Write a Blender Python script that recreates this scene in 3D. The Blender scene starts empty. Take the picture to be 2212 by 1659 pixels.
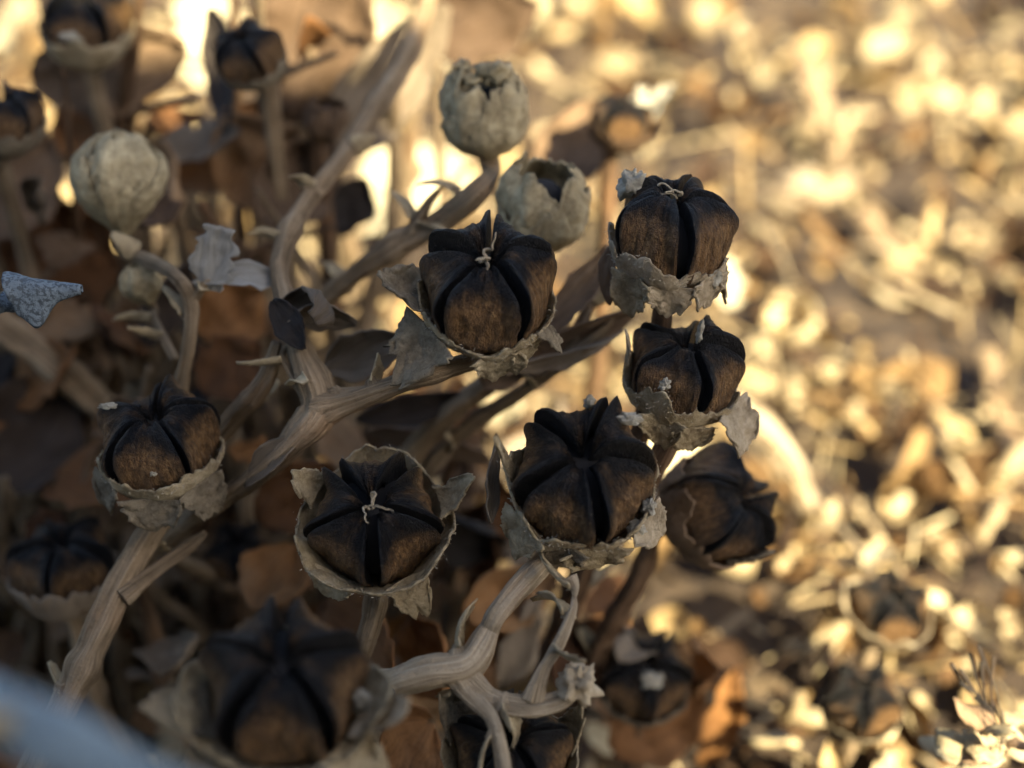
import bpy, math, random
from mathutils import Vector, Matrix, noise as mnoise, Quaternion

R = math.radians
S = bpy.context.scene
COL = S.collection
# one Blender unit is one centimetre
S.unit_settings.scale_length = 0.01

# ------------------------------------------------------------------ camera
PITCH = R(38)
FOCUS = 9.5
HF = 0.728                                   # frame width / distance
VF = HF * 0.75
FWD = Vector((0, math.cos(PITCH), -math.sin(PITCH)))
UPV = Vector((0, math.sin(PITCH), math.cos(PITCH)))
RGT = Vector((1, 0, 0))
CAM = Vector((0, 0, 6.0)) - FWD * FOCUS
cd = bpy.data.cameras.new('camera')
cd.sensor_width = 36
cd.lens = 36 / HF
cd.clip_start = 0.2
cd.clip_end = 60000
cd.dof.use_dof = True
cd.dof.focus_distance = FOCUS
APERTURE = 0.29
cd.dof.aperture_fstop = cd.lens * 1e-3 / APERTURE
cam = bpy.data.objects.new('camera', cd)
COL.objects.link(cam)
cam.location = CAM
cam.rotation_euler = (math.pi / 2 - PITCH, 0, 0)
S.camera = cam

# ------------------------------------------------------------------ light
SUN_EL, SUN_AZ = R(43), R(40)                 # behind the viewer, a little to the right
SUN_DIR = Vector((math.sin(SUN_AZ) * math.cos(SUN_EL), -math.cos(SUN_AZ) * math.cos(SUN_EL), math.sin(SUN_EL)))
W = bpy.data.worlds.new('World')
S.world = W
W.use_nodes = True
wn = W.node_tree
sky = wn.nodes.new('ShaderNodeTexSky')
sky.sky_type = 'NISHITA'
sky.sun_disc = False
sky.air_density = 0.9
sky.dust_density = 2.5
sky.ozone_density = 0.6
sky.sun_elevation = SUN_EL
sky.sun_rotation = math.pi - SUN_AZ
wn.links.new(sky.outputs[0], wn.nodes['Background'].inputs[0])
wn.nodes['Background'].inputs[1].default_value = 0.065
sl = bpy.data.lights.new('sun', 'SUN')
sl.energy = 5.0
sl.angle = R(0.5)
sl.color = (1.0, 0.86, 0.57)
so = bpy.data.objects.new('sun', sl)
COL.objects.link(so)
so.rotation_euler = SUN_DIR.to_track_quat('Z', 'Y').to_euler()
so.location = SUN_DIR * 300
S.view_settings.view_transform = 'Standard'
S.view_settings.look = 'None'
S.view_settings.gamma = 1
S.view_settings.use_curve_mapping = False
S.view_settings.exposure = 2.62
S.render.engine = 'CYCLES'
S.cycles.use_denoising = True
S.cycles.max_bounces = 6
S.cycles.diffuse_bounces = 4
S.cycles.transmission_bounces = 4


# ------------------------------------------------------------------ helpers
def at(px, py, d):
    """a point of the place seen at (px, py) of a 2212 x 1659 picture, d centimetres away"""
    return CAM + RGT * ((px / 2212 - .5) * HF * d) + UPV * ((.5 - py / 1659) * VF * d) + FWD * d


def vec(a, b, c):
    """direction given as right, up, towards the viewer"""
    return (RGT * a + UPV * b - FWD * c).normalized()


def sm(a, b, x):
    t = max(0., min(1., (x - a) / (b - a)))
    return t * t * (3 - 2 * t)


def bump(x, c, w):
    return math.exp(-((x - c) / w) ** 2)


def nz(x, y, z=0.):
    return mnoise.noise(Vector((x, y, z)))


def fbm(x, y, z=0., o=4):
    return mnoise.fractal(Vector((x, y, z)), 0.9, 2.1, o)


def interp(tab, v):
    if v <= tab[0][0]:
        return tab[0][1:]
    for i in range(len(tab) - 1):
        a, b = tab[i], tab[i + 1]
        if v <= b[0]:
            t = (v - a[0]) / (b[0] - a[0])
            # Catmull-Rom on the neighbours
            p0 = tab[max(0, i - 1)]
            p3 = tab[min(len(tab) - 1, i + 2)]
            out = []
            for k in range(1, len(a)):
                out.append(.5 * ((2 * a[k]) + (b[k] - p0[k]) * t + (2 * p0[k] - 5 * a[k] + 4 * b[k] - p3[k]) * t * t
                                 + (3 * a[k] - p0[k] - 3 * b[k] + p3[k]) * t ** 3))
            return out
    return tab[-1][1:]


def spline(pts, n):
    """resample control tuples (x,y,z,r) by Catmull-Rom, n steps a span"""
    out = []
    m = len(pts)
    for i in range(m - 1):
        p0, p1, p2, p3 = pts[max(0, i - 1)], pts[i], pts[i + 1], pts[min(m - 1, i + 2)]
        for k in range(n):
            t = k / n
            out.append(tuple(.5 * (2 * b + (c - a) * t + (2 * a - 5 * b + 4 * c - d) * t * t + (3 * b - a - 3 * c + d) * t ** 3)
                             for a, b, c, d in zip(p0, p1, p2, p3)))
    out.append(tuple(pts[-1]))
    return out


class MB:
    def __init__(self):
        self.v, self.f, self.tone, self.crd = [], [], [], {}

    def add(self, p, t=0.):
        self.v.append(tuple(p))
        self.tone.append(t)
        return len(self.v) - 1

    def grid(self, rows, closed=False, tones=None):
        """rows of points -> quads"""
        idx = []
        for i, row in enumerate(rows):
            idx.append([self.add(p, tones[i][j] if tones else 0.) for j, p in enumerate(row)])
        n = len(rows[0])
        for i in range(len(rows) - 1):
            for j in range(n if closed else n - 1):
                k = (j + 1) % n
                self.f.append((idx[i][j], idx[i][k], idx[i + 1][k], idx[i + 1][j]))
        return idx

    def tube(self, pts, seg=10, n=6, ridge=.08, wob=.12, seed=0., cap=True):
        """pts: (Vector, radius) control points"""
        P = spline([(p.x, p.y, p.z, r) for p, r in pts], n)
        C = [Vector(q[:3]) for q in P]
        rows, tones, crd = [], [], []
        ref = None
        ln = 0.
        for i, q in enumerate(P):
            t = (C[min(i + 1, len(C) - 1)] - C[max(i - 1, 0)]).normalized()
            if i:
                ln += (C[i] - C[i - 1]).length
            if ref is None:
                ref = t.orthogonal().normalized()
            ref = (ref - t * ref.dot(t)).normalized()
            bi = t.cross(ref)
            row, tn = [], []
            k = ln * 2.2
            sw = 1 + wob * .7 * nz(k * .9, seed * 5.1) + wob * 2.2 * max(0., nz(k * 1.6, seed * 3.3 + 9) - .12)
            for j in range(seg):
                a = 2 * math.pi * j / seg
                ca, sa = math.cos(a), math.sin(a)
                rr = q[3] * (sw + ridge * math.cos(a * 3 + seed + .5 * nz(k * .4, seed)) + ridge * .6 * math.cos(a * 7 + seed * 2)
                             + wob * nz(ca * 1.3 + seed * 7, sa * 1.3, k * .6) + wob * .55 * nz(ca * 3 + seed * 3, sa * 3, k * 1.7)
                             + wob * .35 * nz(ca * 6 + seed * 3, sa * 6, k * 4.5))
                row.append(C[i] + (ref * ca + bi * sa) * rr)
                tn.append(.5 + .5 * math.cos(a * 3 + seed))
                crd.append((ca + seed, sa, ln * .35))
            rows.append(row)
            tones.append(tn)
        b0 = len(self.v)
        idx = self.grid(rows, True, tones)
        for q_ in range(b0, len(self.v)):
            self.crd[q_] = crd[q_ - b0]
        if cap:
            for e, k in ((0, 0), (-1, -1)):
                c = self.add(C[k], .5)
                r_ = idx[e]
                for j in range(seg):
                    a, b = r_[j], r_[(j + 1) % seg]
                    self.f.append((c, b, a) if e == 0 else (c, a, b))

    def build(self, name, mat, parent=None, smooth=True, thick=0.):
        me = bpy.data.meshes.new(name)
        me.from_pydata(self.v, [], self.f)
        a = me.attributes.new('tone', 'FLOAT', 'POINT')
        a.data.foreach_set('value', self.tone)
        if self.crd:
            a = me.attributes.new('grain', 'FLOAT_VECTOR', 'POINT')
            fl = [0.] * (3 * len(self.v))
            for k, c in self.crd.items():
                fl[3 * k:3 * k + 3] = c
            a.data.foreach_set('vector', fl)
        me.materials.append(mat)
        if smooth:
            me.polygons.foreach_set('use_smooth', [True] * len(me.polygons))
        me.update()
        o = bpy.data.objects.new(name, me)
        COL.objects.link(o)
        if parent:
            o.parent = parent
        if thick:
            md = o.modifiers.new('thickness', 'SOLIDIFY')
            md.thickness = thick
            md.offset = 0
        return o


def tag(o, label, cat, group=None, kind=None):
    o['label'] = label
    o['category'] = cat
    if group:
        o['group'] = group
    if kind:
        o['kind'] = kind
    return o


def empty(name, loc, rot=None, scale=1.):
    o = bpy.data.objects.new(name, None)
    COL.objects.link(o)
    o.empty_display_size = .2
    o.location = loc
    if rot is not None:
        o.rotation_mode = 'QUATERNION'
        o.rotation_quaternion = rot
    o.scale = (scale,) * 3
    return o


def frame(axis):
    """rotation whose z is the axis and whose y leans to the picture's up"""
    z = axis.normalized()
    y = (UPV - z * UPV.dot(z))
    if y.length < .05:
        y = -FWD - z * (-FWD).dot(z)
    y.normalize()
    x = y.cross(z)
    return Matrix((x, y, z)).transposed().to_quaternion()


# ------------------------------------------------------------------ materials
def mat(name):
    m = bpy.data.materials.new(name)
    m.use_nodes = True
    nt = m.node_tree
    b = nt.nodes['Principled BSDF']
    return m, nt, b


def N(nt, typ, **kw):
    n = nt.nodes.new(typ)
    for k, v in kw.items():
        if k.startswith('i_'):
            n.inputs[k[2:]].default_value = v
        else:
            setattr(n, k, v)
    return n


def ramp(nt, fac, stops):
    r = nt.nodes.new('ShaderNodeValToRGB')
    el = r.color_ramp.elements
    while len(el) < len(stops):
        el.new(.5)
    for e, (p, c) in zip(el, stops):
        e.position = p
        e.color = (*c, 1) if len(c) == 3 else c
    nt.links.new(fac, r.inputs[0])
    return r.outputs[0]


def tex(nt, scale, detail=5, rough=.6, coord='Object', stretch=None, dist=0.):
    tc = nt.nodes.new('ShaderNodeTexCoord')
    out = tc.outputs[coord]
    if stretch:
        mp = nt.nodes.new('ShaderNodeMapping')
        mp.inputs['Scale'].default_value = stretch
        nt.links.new(out, mp.inputs[0])
        out = mp.outputs[0]
    n = N(nt, 'ShaderNodeTexNoise', i_Scale=scale, i_Detail=detail, i_Roughness=rough, i_Distortion=dist)
    nt.links.new(out, n.inputs['Vector'])
    return n.outputs['Fac']


def mix(nt, fac, a, b, mode='MIX'):
    n = nt.nodes.new('ShaderNodeMix')
    n.data_type = 'RGBA'
    n.blend_type = mode
    for s, v in ((n.inputs[0], fac), (n.inputs[6], a), (n.inputs[7], b)):
        if isinstance(v, (int, float)):
            s.default_value = v
        elif isinstance(v, tuple):
            s.default_value = (*v, 1) if len(v) == 3 else v
        else:
            nt.links.new(v, s)
    return n.outputs[2]


def math_(nt, op, a, b=0., clamp=False):
    n = nt.nodes.new('ShaderNodeMath')
    n.operation = op
    n.use_clamp = clamp
    for s, v in zip(n.inputs, (a, b)):
        if isinstance(v, (int, float)):
            s.default_value = v
        else:
            nt.links.new(v, s)
    return n.outputs[0]


def bumpn(nt, b, h, strength, dist=.02):
    n = N(nt, 'ShaderNodeBump', i_Strength=strength, i_Distance=dist)
    nt.links.new(h, n.inputs['Height'])
    nt.links.new(n.outputs[0], b.inputs['Normal'])
    return n.outputs[0]


def attr(nt, name='tone'):
    return N(nt, 'ShaderNodeAttribute', attribute_name=name).outputs['Fac']


def rnd(nt):
    return nt.nodes.new('ShaderNodeObjectInfo').outputs['Random']


def translucent(nt, b, color, fac):
    """thin dry tissue lets some light through"""
    out = nt.nodes['Material Output']
    t = nt.nodes.new('ShaderNodeBsdfTranslucent')
    nt.links.new(color, t.inputs[0])
    m = nt.nodes.new('ShaderNodeMixShader')
    m.inputs[0].default_value = fac
    nt.links.new(b.outputs[0], m.inputs[1])
    nt.links.new(t.outputs[0], m.inputs[2])
    nt.links.new(m.outputs[0], out.inputs['Surface'])


# capsule valves: black-brown pigment above and along the slits, tan-brown low on the outside
M_VALVE, nt, b = mat('capsule_valve')
fib = tex(nt, 5, 6, .65, stretch=(3.2, 3.2, .9))
mot = tex(nt, 3.4, 5, .6)
brown = ramp(nt, fib, [(.28, (.035, .018, .008)), (.5, (.17, .092, .036)), (.72, (.36, .215, .09))])
black = ramp(nt, mot, [(.3, (.002, .002, .0028)), (.58, (.0045, .0043, .005)), (.84, (.03, .022, .015))])
f = math_(nt, 'ADD', attr(nt), math_(nt, 'MULTIPLY', math_(nt, 'SUBTRACT', mot, .5), 1.3), True)
c = mix(nt, f, brown, black)
du = ramp(nt, tex(nt, 7, 6, .75), [(.5, (0, 0, 0)), (.75, (1, 1, 1))])
c = mix(nt, math_(nt, 'MULTIPLY', du, .10), c, (.13, .105, .075))
sp = ramp(nt, tex(nt, 13, 3, .5), [(.66, (0, 0, 0)), (.72, (1, 1, 1))])
c = mix(nt, math_(nt, 'MULTIPLY', sp, .35), c, (.16, .13, .095))
nt.links.new(c, b.inputs['Base Color'])
b.inputs['Roughness'].default_value = .45
b.inputs['Specular IOR Level'].default_value = .30
hh = math_(nt, 'ADD', tex(nt, 16, 4, .6, stretch=(2.5, 2.5, 1)), math_(nt, 'MULTIPLY', tex(nt, 5, 5, .6), 1.4))
hh = math_(nt, 'ADD', hh, math_(nt, 'MULTIPLY', tex(nt, 34, 3, .7), .6))
bumpn(nt, b, hh, .95, .08)

M_CORE, nt, b = mat('capsule_inside')
b.inputs['Base Color'].default_value = (.006, .005, .005, 1)
b.inputs['Roughness'].default_value = .9


def husk_material(name, dark, mid, light, blot=.35, trans=.18, spot=(.03, .024, .02), bst=.8):
    m, nt, b = mat(name)
    n1 = tex(nt, 2.2, 7, .68, dist=.4)
    n2 = tex(nt, 11, 5, .7)
    c = ramp(nt, n1, [(.28, dark), (.5, mid), (.70, light)])
    c = mix(nt, math_(nt, 'MULTIPLY', ramp(nt, n2, [(.35, (0, 0, 0)), (.7, (1, 1, 1))]), .5), c, light, 'MIX')
    e = math_(nt, 'ADD', attr(nt), math_(nt, 'SUBTRACT', tex(nt, 5, 5, .7), .5))
    e = ramp(nt, e, [(.55, (0, 0, 0)), (.80, (1, 1, 1))])
    c = mix(nt, math_(nt, 'MULTIPLY', e, .8), c, spot)
    s = ramp(nt, tex(nt, 6, 6, .75), [(.6, (0, 0, 0)), (.68, (1, 1, 1))])
    c = mix(nt, math_(nt, 'MULTIPLY', s, blot), c, spot)
    nt.links.new(c, b.inputs['Base Color'])
    b.inputs['Roughness'].default_value = .9
    b.inputs['Specular IOR Level'].default_value = .15
    h = math_(nt, 'ADD', tex(nt, 22, 5, .75), math_(nt, 'MULTIPLY', n1, 1.5))
    bumpn(nt, b, h, bst, .05)
    translucent(nt, b, c, trans)
    return m


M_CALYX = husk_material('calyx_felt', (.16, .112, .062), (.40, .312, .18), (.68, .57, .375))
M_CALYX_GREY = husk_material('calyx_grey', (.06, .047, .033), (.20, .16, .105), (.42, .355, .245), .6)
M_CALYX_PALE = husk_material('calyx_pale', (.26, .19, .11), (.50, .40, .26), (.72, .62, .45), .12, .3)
M_FUZZ, nt, b = mat('felt_hair')
b.inputs['Base Color'].default_value = (.42, .37, .28, 1)
b.inputs['Roughness'].default_value = .8
M_BUD = husk_material('bud_husk', (.10, .07, .036), (.30, .24, .135), (.54, .46, .29), .45, bst=.45)
M_SCRAP = husk_material('tissue_scrap', (.22, .19, .14), (.50, .46, .36), (.72, .69, .58), .25, .25)


def stem_material(name, dark, mid, light, stain=(.24, .10, .03), sf=.35):
    m, nt, b = mat(name)
    n1 = tex(nt, 2.6, 6, .65)
    n2 = tex(nt, 14, 4, .7)
    ga = N(nt, 'ShaderNodeAttribute', attribute_name='grain').outputs['Vector']

    def fibre(sc, det):
        n = N(nt, 'ShaderNodeTexNoise', i_Scale=sc, i_Detail=det, i_Roughness=.65)
        nt.links.new(ga, n.inputs['Vector'])
        return n.outputs['Fac']
    fb, fb2 = fibre(4.5, 5), fibre(11, 3)
    k = math_(nt, 'ADD', math_(nt, 'MULTIPLY', attr(nt), .08), math_(nt, 'ADD', math_(nt, 'MULTIPLY', n1, .35), math_(nt, 'MULTIPLY', fb, .55)))
    c = ramp(nt, k, [(.34, dark), (.5, mid), (.68, light)])
    s = ramp(nt, tex(nt, 1.3, 4, .6), [(.55, (0, 0, 0)), (.72, (1, 1, 1))])
    c = mix(nt, math_(nt, 'MULTIPLY', s, sf), c, stain)
    p = ramp(nt, n2, [(.60, (0, 0, 0)), (.68, (1, 1, 1))])
    c = mix(nt, math_(nt, 'MULTIPLY', p, .45), c, dark)
    nt.links.new(c, b.inputs['Base Color'])
    b.inputs['Roughness'].default_value = .9
    b.inputs['Specular IOR Level'].default_value = .15
    h = math_(nt, 'ADD', math_(nt, 'MULTIPLY', fb, 1.6), math_(nt, 'ADD', math_(nt, 'MULTIPLY', fb2, .8), math_(nt, 'MULTIPLY', tex(nt, 26, 4, .7), .9)))
    bumpn(nt, b, h, .9, .04)
    return m


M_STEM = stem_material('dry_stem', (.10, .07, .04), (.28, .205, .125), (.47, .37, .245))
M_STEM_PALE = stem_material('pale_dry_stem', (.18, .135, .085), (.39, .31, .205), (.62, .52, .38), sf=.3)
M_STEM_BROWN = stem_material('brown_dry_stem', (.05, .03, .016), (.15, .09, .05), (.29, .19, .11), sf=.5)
M_STEM_WHITE = stem_material('white_stalk', (.19, .25, .28), (.25, .32, .355), (.31, .385, .42), (.5, .5, .5), .1)


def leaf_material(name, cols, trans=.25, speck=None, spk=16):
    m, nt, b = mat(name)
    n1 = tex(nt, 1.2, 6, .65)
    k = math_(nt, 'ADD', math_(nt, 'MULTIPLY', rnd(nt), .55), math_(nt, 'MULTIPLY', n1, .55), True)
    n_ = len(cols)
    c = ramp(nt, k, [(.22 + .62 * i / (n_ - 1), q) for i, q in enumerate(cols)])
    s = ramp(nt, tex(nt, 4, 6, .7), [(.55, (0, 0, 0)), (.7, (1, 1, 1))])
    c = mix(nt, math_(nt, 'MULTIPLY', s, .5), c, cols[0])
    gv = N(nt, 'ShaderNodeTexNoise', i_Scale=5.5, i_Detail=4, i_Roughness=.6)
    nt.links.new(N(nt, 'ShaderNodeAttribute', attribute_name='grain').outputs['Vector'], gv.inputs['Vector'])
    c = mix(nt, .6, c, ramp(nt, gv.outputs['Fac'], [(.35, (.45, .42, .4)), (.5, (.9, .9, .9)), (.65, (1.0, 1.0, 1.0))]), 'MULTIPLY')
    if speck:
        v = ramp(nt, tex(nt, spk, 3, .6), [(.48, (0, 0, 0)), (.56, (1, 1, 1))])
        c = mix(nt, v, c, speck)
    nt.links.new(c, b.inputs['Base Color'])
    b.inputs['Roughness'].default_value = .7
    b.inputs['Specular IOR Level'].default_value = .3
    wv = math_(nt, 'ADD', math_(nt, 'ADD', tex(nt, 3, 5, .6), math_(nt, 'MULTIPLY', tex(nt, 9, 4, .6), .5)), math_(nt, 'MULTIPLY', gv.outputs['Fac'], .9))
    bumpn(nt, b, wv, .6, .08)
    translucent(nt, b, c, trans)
    return m


M_LEAF = leaf_material('dry_leaf', [(.05, .024, .012), (.19, .088, .033), (.36, .175, .06), (.40, .27, .15)], .4)
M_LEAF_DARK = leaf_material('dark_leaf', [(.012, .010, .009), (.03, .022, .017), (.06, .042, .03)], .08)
M_LEAF_BROWN = leaf_material('brown_leaf', [(.07, .042, .024), (.18, .115, .066), (.30, .205, .125)], .3)
M_LEAF_TAN = leaf_material('tan_leaf', [(.11, .085, .058), (.2, .155, .105), (.33, .27, .2)], .2)
M_LEAF_WHITE = leaf_material('bleached_leaf', [(.26, .25, .22), (.42, .41, .37), (.54, .53, .48)], .25)
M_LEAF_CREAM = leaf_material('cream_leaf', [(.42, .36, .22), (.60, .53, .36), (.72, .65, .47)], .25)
M_LEAF_BLUE = leaf_material('silver_leaf', [(.06, .075, .086), (.09, .114, .130), (.125, .152, .17)], .03, (.045, .055, .062), 34)

# ground litter
M_LITTER, nt, b = mat('ground_litter')
k = math_(nt, 'FRACT', math_(nt, 'ADD', attr(nt), rnd(nt)))
c = ramp(nt, k, [(0, (.02, .011, .006)), (.14, (.06, .03, .013)), (.30, (.17, .095, .036)), (.44, (.34, .225, .10)),
                 (.56, (.62, .47, .24)), (.7, (.46, .37, .23)), (.84, (.78, .66, .42)), (1, (.36, .27, .16))])
n1 = tex(nt, 4, 5, .65)
c = mix(nt, .55, c, ramp(nt, n1, [(.3, (.25, .2, .15)), (.55, (.62, .58, .5)), (.8, (1, 1, 1))]), 'MULTIPLY')
nt.links.new(c, b.inputs['Base Color'])
b.inputs['Roughness'].default_value = .75
b.inputs['Specular IOR Level'].default_value = .3
bumpn(nt, b, tex(nt, 10, 5, .7), .6, .06)
translucent(nt, b, c, .25)

M_SOIL, nt, b = mat('soil')
c = ramp(nt, tex(nt, 1.3, 8, .7), [(.3, (.014, .009, .006)), (.5, (.045, .028, .016)), (.68, (.13, .09, .05))])
nt.links.new(c, b.inputs['Base Color'])
b.inputs['Roughness'].default_value = .95
bumpn(nt, b, tex(nt, 2.5, 8, .7), 1, .3)

M_ROCK, nt, b = mat('blocker_rock')
c = ramp(nt, tex(nt, .12, 8, .65), [(.3, (.12, .11, .10)), (.5, (.22, .205, .18)), (.7, (.33, .31, .28))])
nt.links.new(c, b.inputs['Base Color'])
b.inputs['Roughness'].default_value = .9
bumpn(nt, b, tex(nt, .6, 8, .7), .9, .8)

# ------------------------------------------------------------------ ground
rng = random.Random(11)


def ground_h(x, y):
    return .4 * nz(x * .12, y * .12, 3.3) + .45 * nz(x * .38, y * .38, 8.1)


mb = MB()
xs = [-20000, -2000, -200, -60] + [-40 + i * 1.0 for i in range(81)] + [60, 200, 2000, 20000]
ys = [-20000, -2000, -200, -70] + [-30 + i * 1.0 for i in range(76)] + [70, 200, 2000, 20000]
mb.grid([[(x, y, ground_h(x, y) - .25) for x in xs] for y in ys])
g = mb.build('ground', M_SOIL)
g['kind'] = 'structure'

# ------------------------------------------------------------------ boulder added out of view to shade the plant
mb = MB()
rows = []
BX, BY = 0.2, -25.
nu, nv = 56, 30
for i in range(nv + 1):
    ph = -math.pi / 2 + math.pi * i / nv
    row = []
    for j in range(nu):
        th = 2 * math.pi * j / nu
        d = Vector((math.cos(ph) * math.cos(th), math.cos(ph) * math.sin(th), math.sin(ph)))
        # blocky: push towards a rounded box
        m_ = max(abs(d.x), abs(d.y), abs(d.z))
        d = d.lerp(d / m_, .55)
        k = 1 + .07 * fbm(d.x * 1.6, d.y * 1.6, d.z * 1.6) + .03 * nz(d.x * 5, d.y * 5, d.z * 5)
        row.append(Vector((d.x * 21 * k, d.y * 7 * k, d.z * 22 * k)))
    rows.append(row)
mb.grid(rows, True)
bo = mb.build('blocker', M_ROCK)
bo.location = (BX - 1.6, BY, 20.5)
bo.rotation_euler = (0, R(11), 0)
tag(bo, 'large grey boulder added unseen behind the viewpoint to shade the dry plants', 'blocker')

# ------------------------------------------------------------------ seed capsules
PROFILE = [(0, .28, -1.02), (.12, .72, -.84), (.24, .94, -.54), (.36, 1.0, -.20), (.48, .985, .10), (.59, .89, .35),
           (.69, .73, .53), (.78, .54, .61), (.86, .37, .60), (.93, .22, .48), (1, .09, .22)]


# valves that stand taller than the rest: (capsule, valve) -> extra height
LIFT = {(4, 1): .20, (4, 2): .30, (1, 0): .12, (1, 1): .16, (5, 1): .1, (5, 2): .18, (6, 0): -.05, (3, 1): .2, (2, 1): .12, (7, 1): .15}


def valve_mesh(iv, seed, slit0, nu, nv, gapw):
    rs = random.Random(seed * 31 + iv)
    mb = MB()
    tc = slit0 + math.pi / 5 + iv * 2 * math.pi / 5 + rs.uniform(-.07, .07)
    tip = [.03 + .11 * rs.random(), .03 + .11 * rs.random()]
    tipz = [.05 + .15 * rs.random(), .05 + .15 * rs.random()]
    gp = [gapw * rs.uniform(.55, 1.5), gapw * rs.uniform(.55, 1.5)]
    lift = rs.uniform(-.15, .10) + LIFT.get((seed, iv), 0)
    rq = random.Random(seed * 5)
    flatk = rq.uniform(.45, .85)
    zs = rq.uniform(.9, 1.12)
    tw = rq.uniform(-.12, .12)
    hump = rs.uniform(.0, .10)
    bul = rs.uniform(-.02, .06)
    so_ = seed * 3.7 + iv * 11.3
    rows, tones = [], []
    fold = (.0, .05, .16, .32, .5)
    for i in range(nv + 1):
        v = i / nv
        r, z = interp(PROFILE, v)
        r2, z2 = interp(PROFILE, min(1, v + .02))
        r1, z1 = interp(PROFILE, max(0, v - .02))
        tr, tz = r2 - r1, z2 - z1
        L = math.hypot(tr, tz) or 1
        nr, nzz = tz / L, -tr / L                      # outward normal in the (r, z) plane
        open_ = sm(.14, .40, v)
        row, tn = [], []
        cols = [(-1, q) for q in fold[:0:-1]] + [(-1 + 2 * j / nu, 0) for j in range(nu + 1)] + [(1, q) for q in fold[1:]]
        for u, dep in cols:
            sd = 0 if u < 0 else 1
            gap = gp[sd] * open_ * (.85 + .35 * bump(v, .55, .2))
            half = math.pi / 5 - min(gap / max(r, .10), math.pi / 5 * .80)
            a = tc + u * half * (1 - .35 * dep * open_)
            au = abs(u)
            top = sm(.50, .62, v)
            # flat shield with a sharp lip along each slit
            off = (.05 * bump(au, .88, .15) - .03 * au ** 24) * open_ * sm(1, .86, v) + bul * (1 - u * u) * bump(v, .4, .2) - .045 * top * (1 - au ** 2) * sm(1, .8, v)
            # the outside of each valve is flatter than a circle
            fl_ = flatk * open_ * sm(1, .8, v)
            flat = 1 - fl_ + fl_ * math.cos(math.pi / 5) / math.cos(u * math.pi / 5)
            rr = r * flat + off * nr
            zz = z + off * nzz
            rr += tip[sd] * au ** 3 * bump(v, .50, .14)
            zz += tipz[sd] * au ** 3.5 * bump(v, .56, .13) + hump * (1 - u * u) * bump(v, .84, .12) + lift * bump(v, .72, .25)
            w = .05 * nz(a * 3.2 + so_, v * 3.2, so_) + .035 * nz(a * 8 + so_, v * 6, so_) + .022 * nz(a * 18 + so_, v * 9, so_) + .012 * nz(a * 34 + so_, v * 26, so_)
            rr += w * nr
            zz += w * nzz
            if dep:
                q = dep * (.2 + .8 * open_) * sm(.14, .36, v)
                rr -= q * nr * min(1, r * 1.6)
                zz -= q * (nzz if nzz > 0 else 0) + q * .25 * top
            rr = max(rr, .02)
            a += tw * (v - .5)
            row.append((rr * math.cos(a), rr * math.sin(a), zz * (zs if zz > 0 else 1)))
            t = sm(.46, .70, v) * 1.05 + (au ** 5) * .7 * sm(.2, .46, v) - .22 * (1 - au) + (1.2 if dep > .03 else 0)
            tn.append(max(0., min(1.4, t)))
        rows.append(row)
        tones.append(tn)
    mb.grid(rows, False, tones)
    return mb


def sepal_mesh(L, Wd, seed, curl=.5, cup=.35, nl=22, nw=16):
    """a torn felted flap, broad where it joins the cup and ragged at its end"""
    mb = MB()
    rows, tones = [], []
    for i in range(nl + 1):
        t = i / nl
        row, tn = [], []
        for j in range(nw + 1):
            u = -1 + 2 * j / nw
            tl = L * (1 - .45 * abs(u) ** 2.2 + .22 * fbm(u * 1.8 + seed, seed, 1.1, 3) + .08 * nz(u * 9, seed) + .05 * nz(u * 21, seed))
            s_ = t * tl
            an = curl * (s_ / L) ** 1.2
            wd = Wd * .5 * (1 - .25 * t + .22 * nz(t * 3, seed, math.copysign(2, u)) + .1 * nz(t * 11, seed, math.copysign(2, u)))
            x = u * wd
            h = .08 * Wd * nz(u * 1.5 + seed, t * 2.0, seed) + .045 * Wd * nz(u * 5 + seed, t * 5, seed) + .025 * Wd * nz(u * 13, t * 16, seed)
            h += -cup * Wd * .35 * u * u
            row.append(Vector((x, s_ * math.cos(an * .5) - h * math.sin(an), s_ * math.sin(an * .5) + h * math.cos(an))))
            tn.append(max(sm(.8, 1, t), sm(.85, 1, abs(u)) * t) * .55)
        rows.append(row)
        tones.append(tn)
    mb.grid(rows, False, tones)
    return mb


def fuzz(name, o, m, count, length, seed, parent, width=.0055):
    """short pale hairs standing on a felted surface"""
    rs = random.Random(seed)
    me = o.data
    mb = MB()
    nn = len(me.vertices)
    for _ in range(count):
        v = me.vertices[rs.randrange(nn)]
        p = v.co + Vector((rs.gauss(0, .03), rs.gauss(0, .03), rs.gauss(0, .03)))
        d = (v.normal * rs.choice((-1, 1, 1)) + Vector((rs.gauss(0, .8), rs.gauss(0, .8), rs.gauss(0, .8)))).normalized()
        sdv = d.orthogonal().normalized() * width
        l_ = length * rs.uniform(.4, 1.5)
        k = d.lerp(Vector((rs.gauss(0, 1), rs.gauss(0, 1), rs.gauss(0, 1))), .35)
        a = [mb.add(p - sdv), mb.add(p + sdv), mb.add(p + d * l_ * .5 + sdv * .8), mb.add(p + d * l_ * .5 - sdv * .8), mb.add(p + d * l_ * .5 + k * l_ * .5)]
        mb.f += [(a[0], a[1], a[2], a[3]), (a[3], a[2], a[4])]
    h = mb.build(name, m, parent)
    h['kind'] = 'stuff'
    return h


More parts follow.
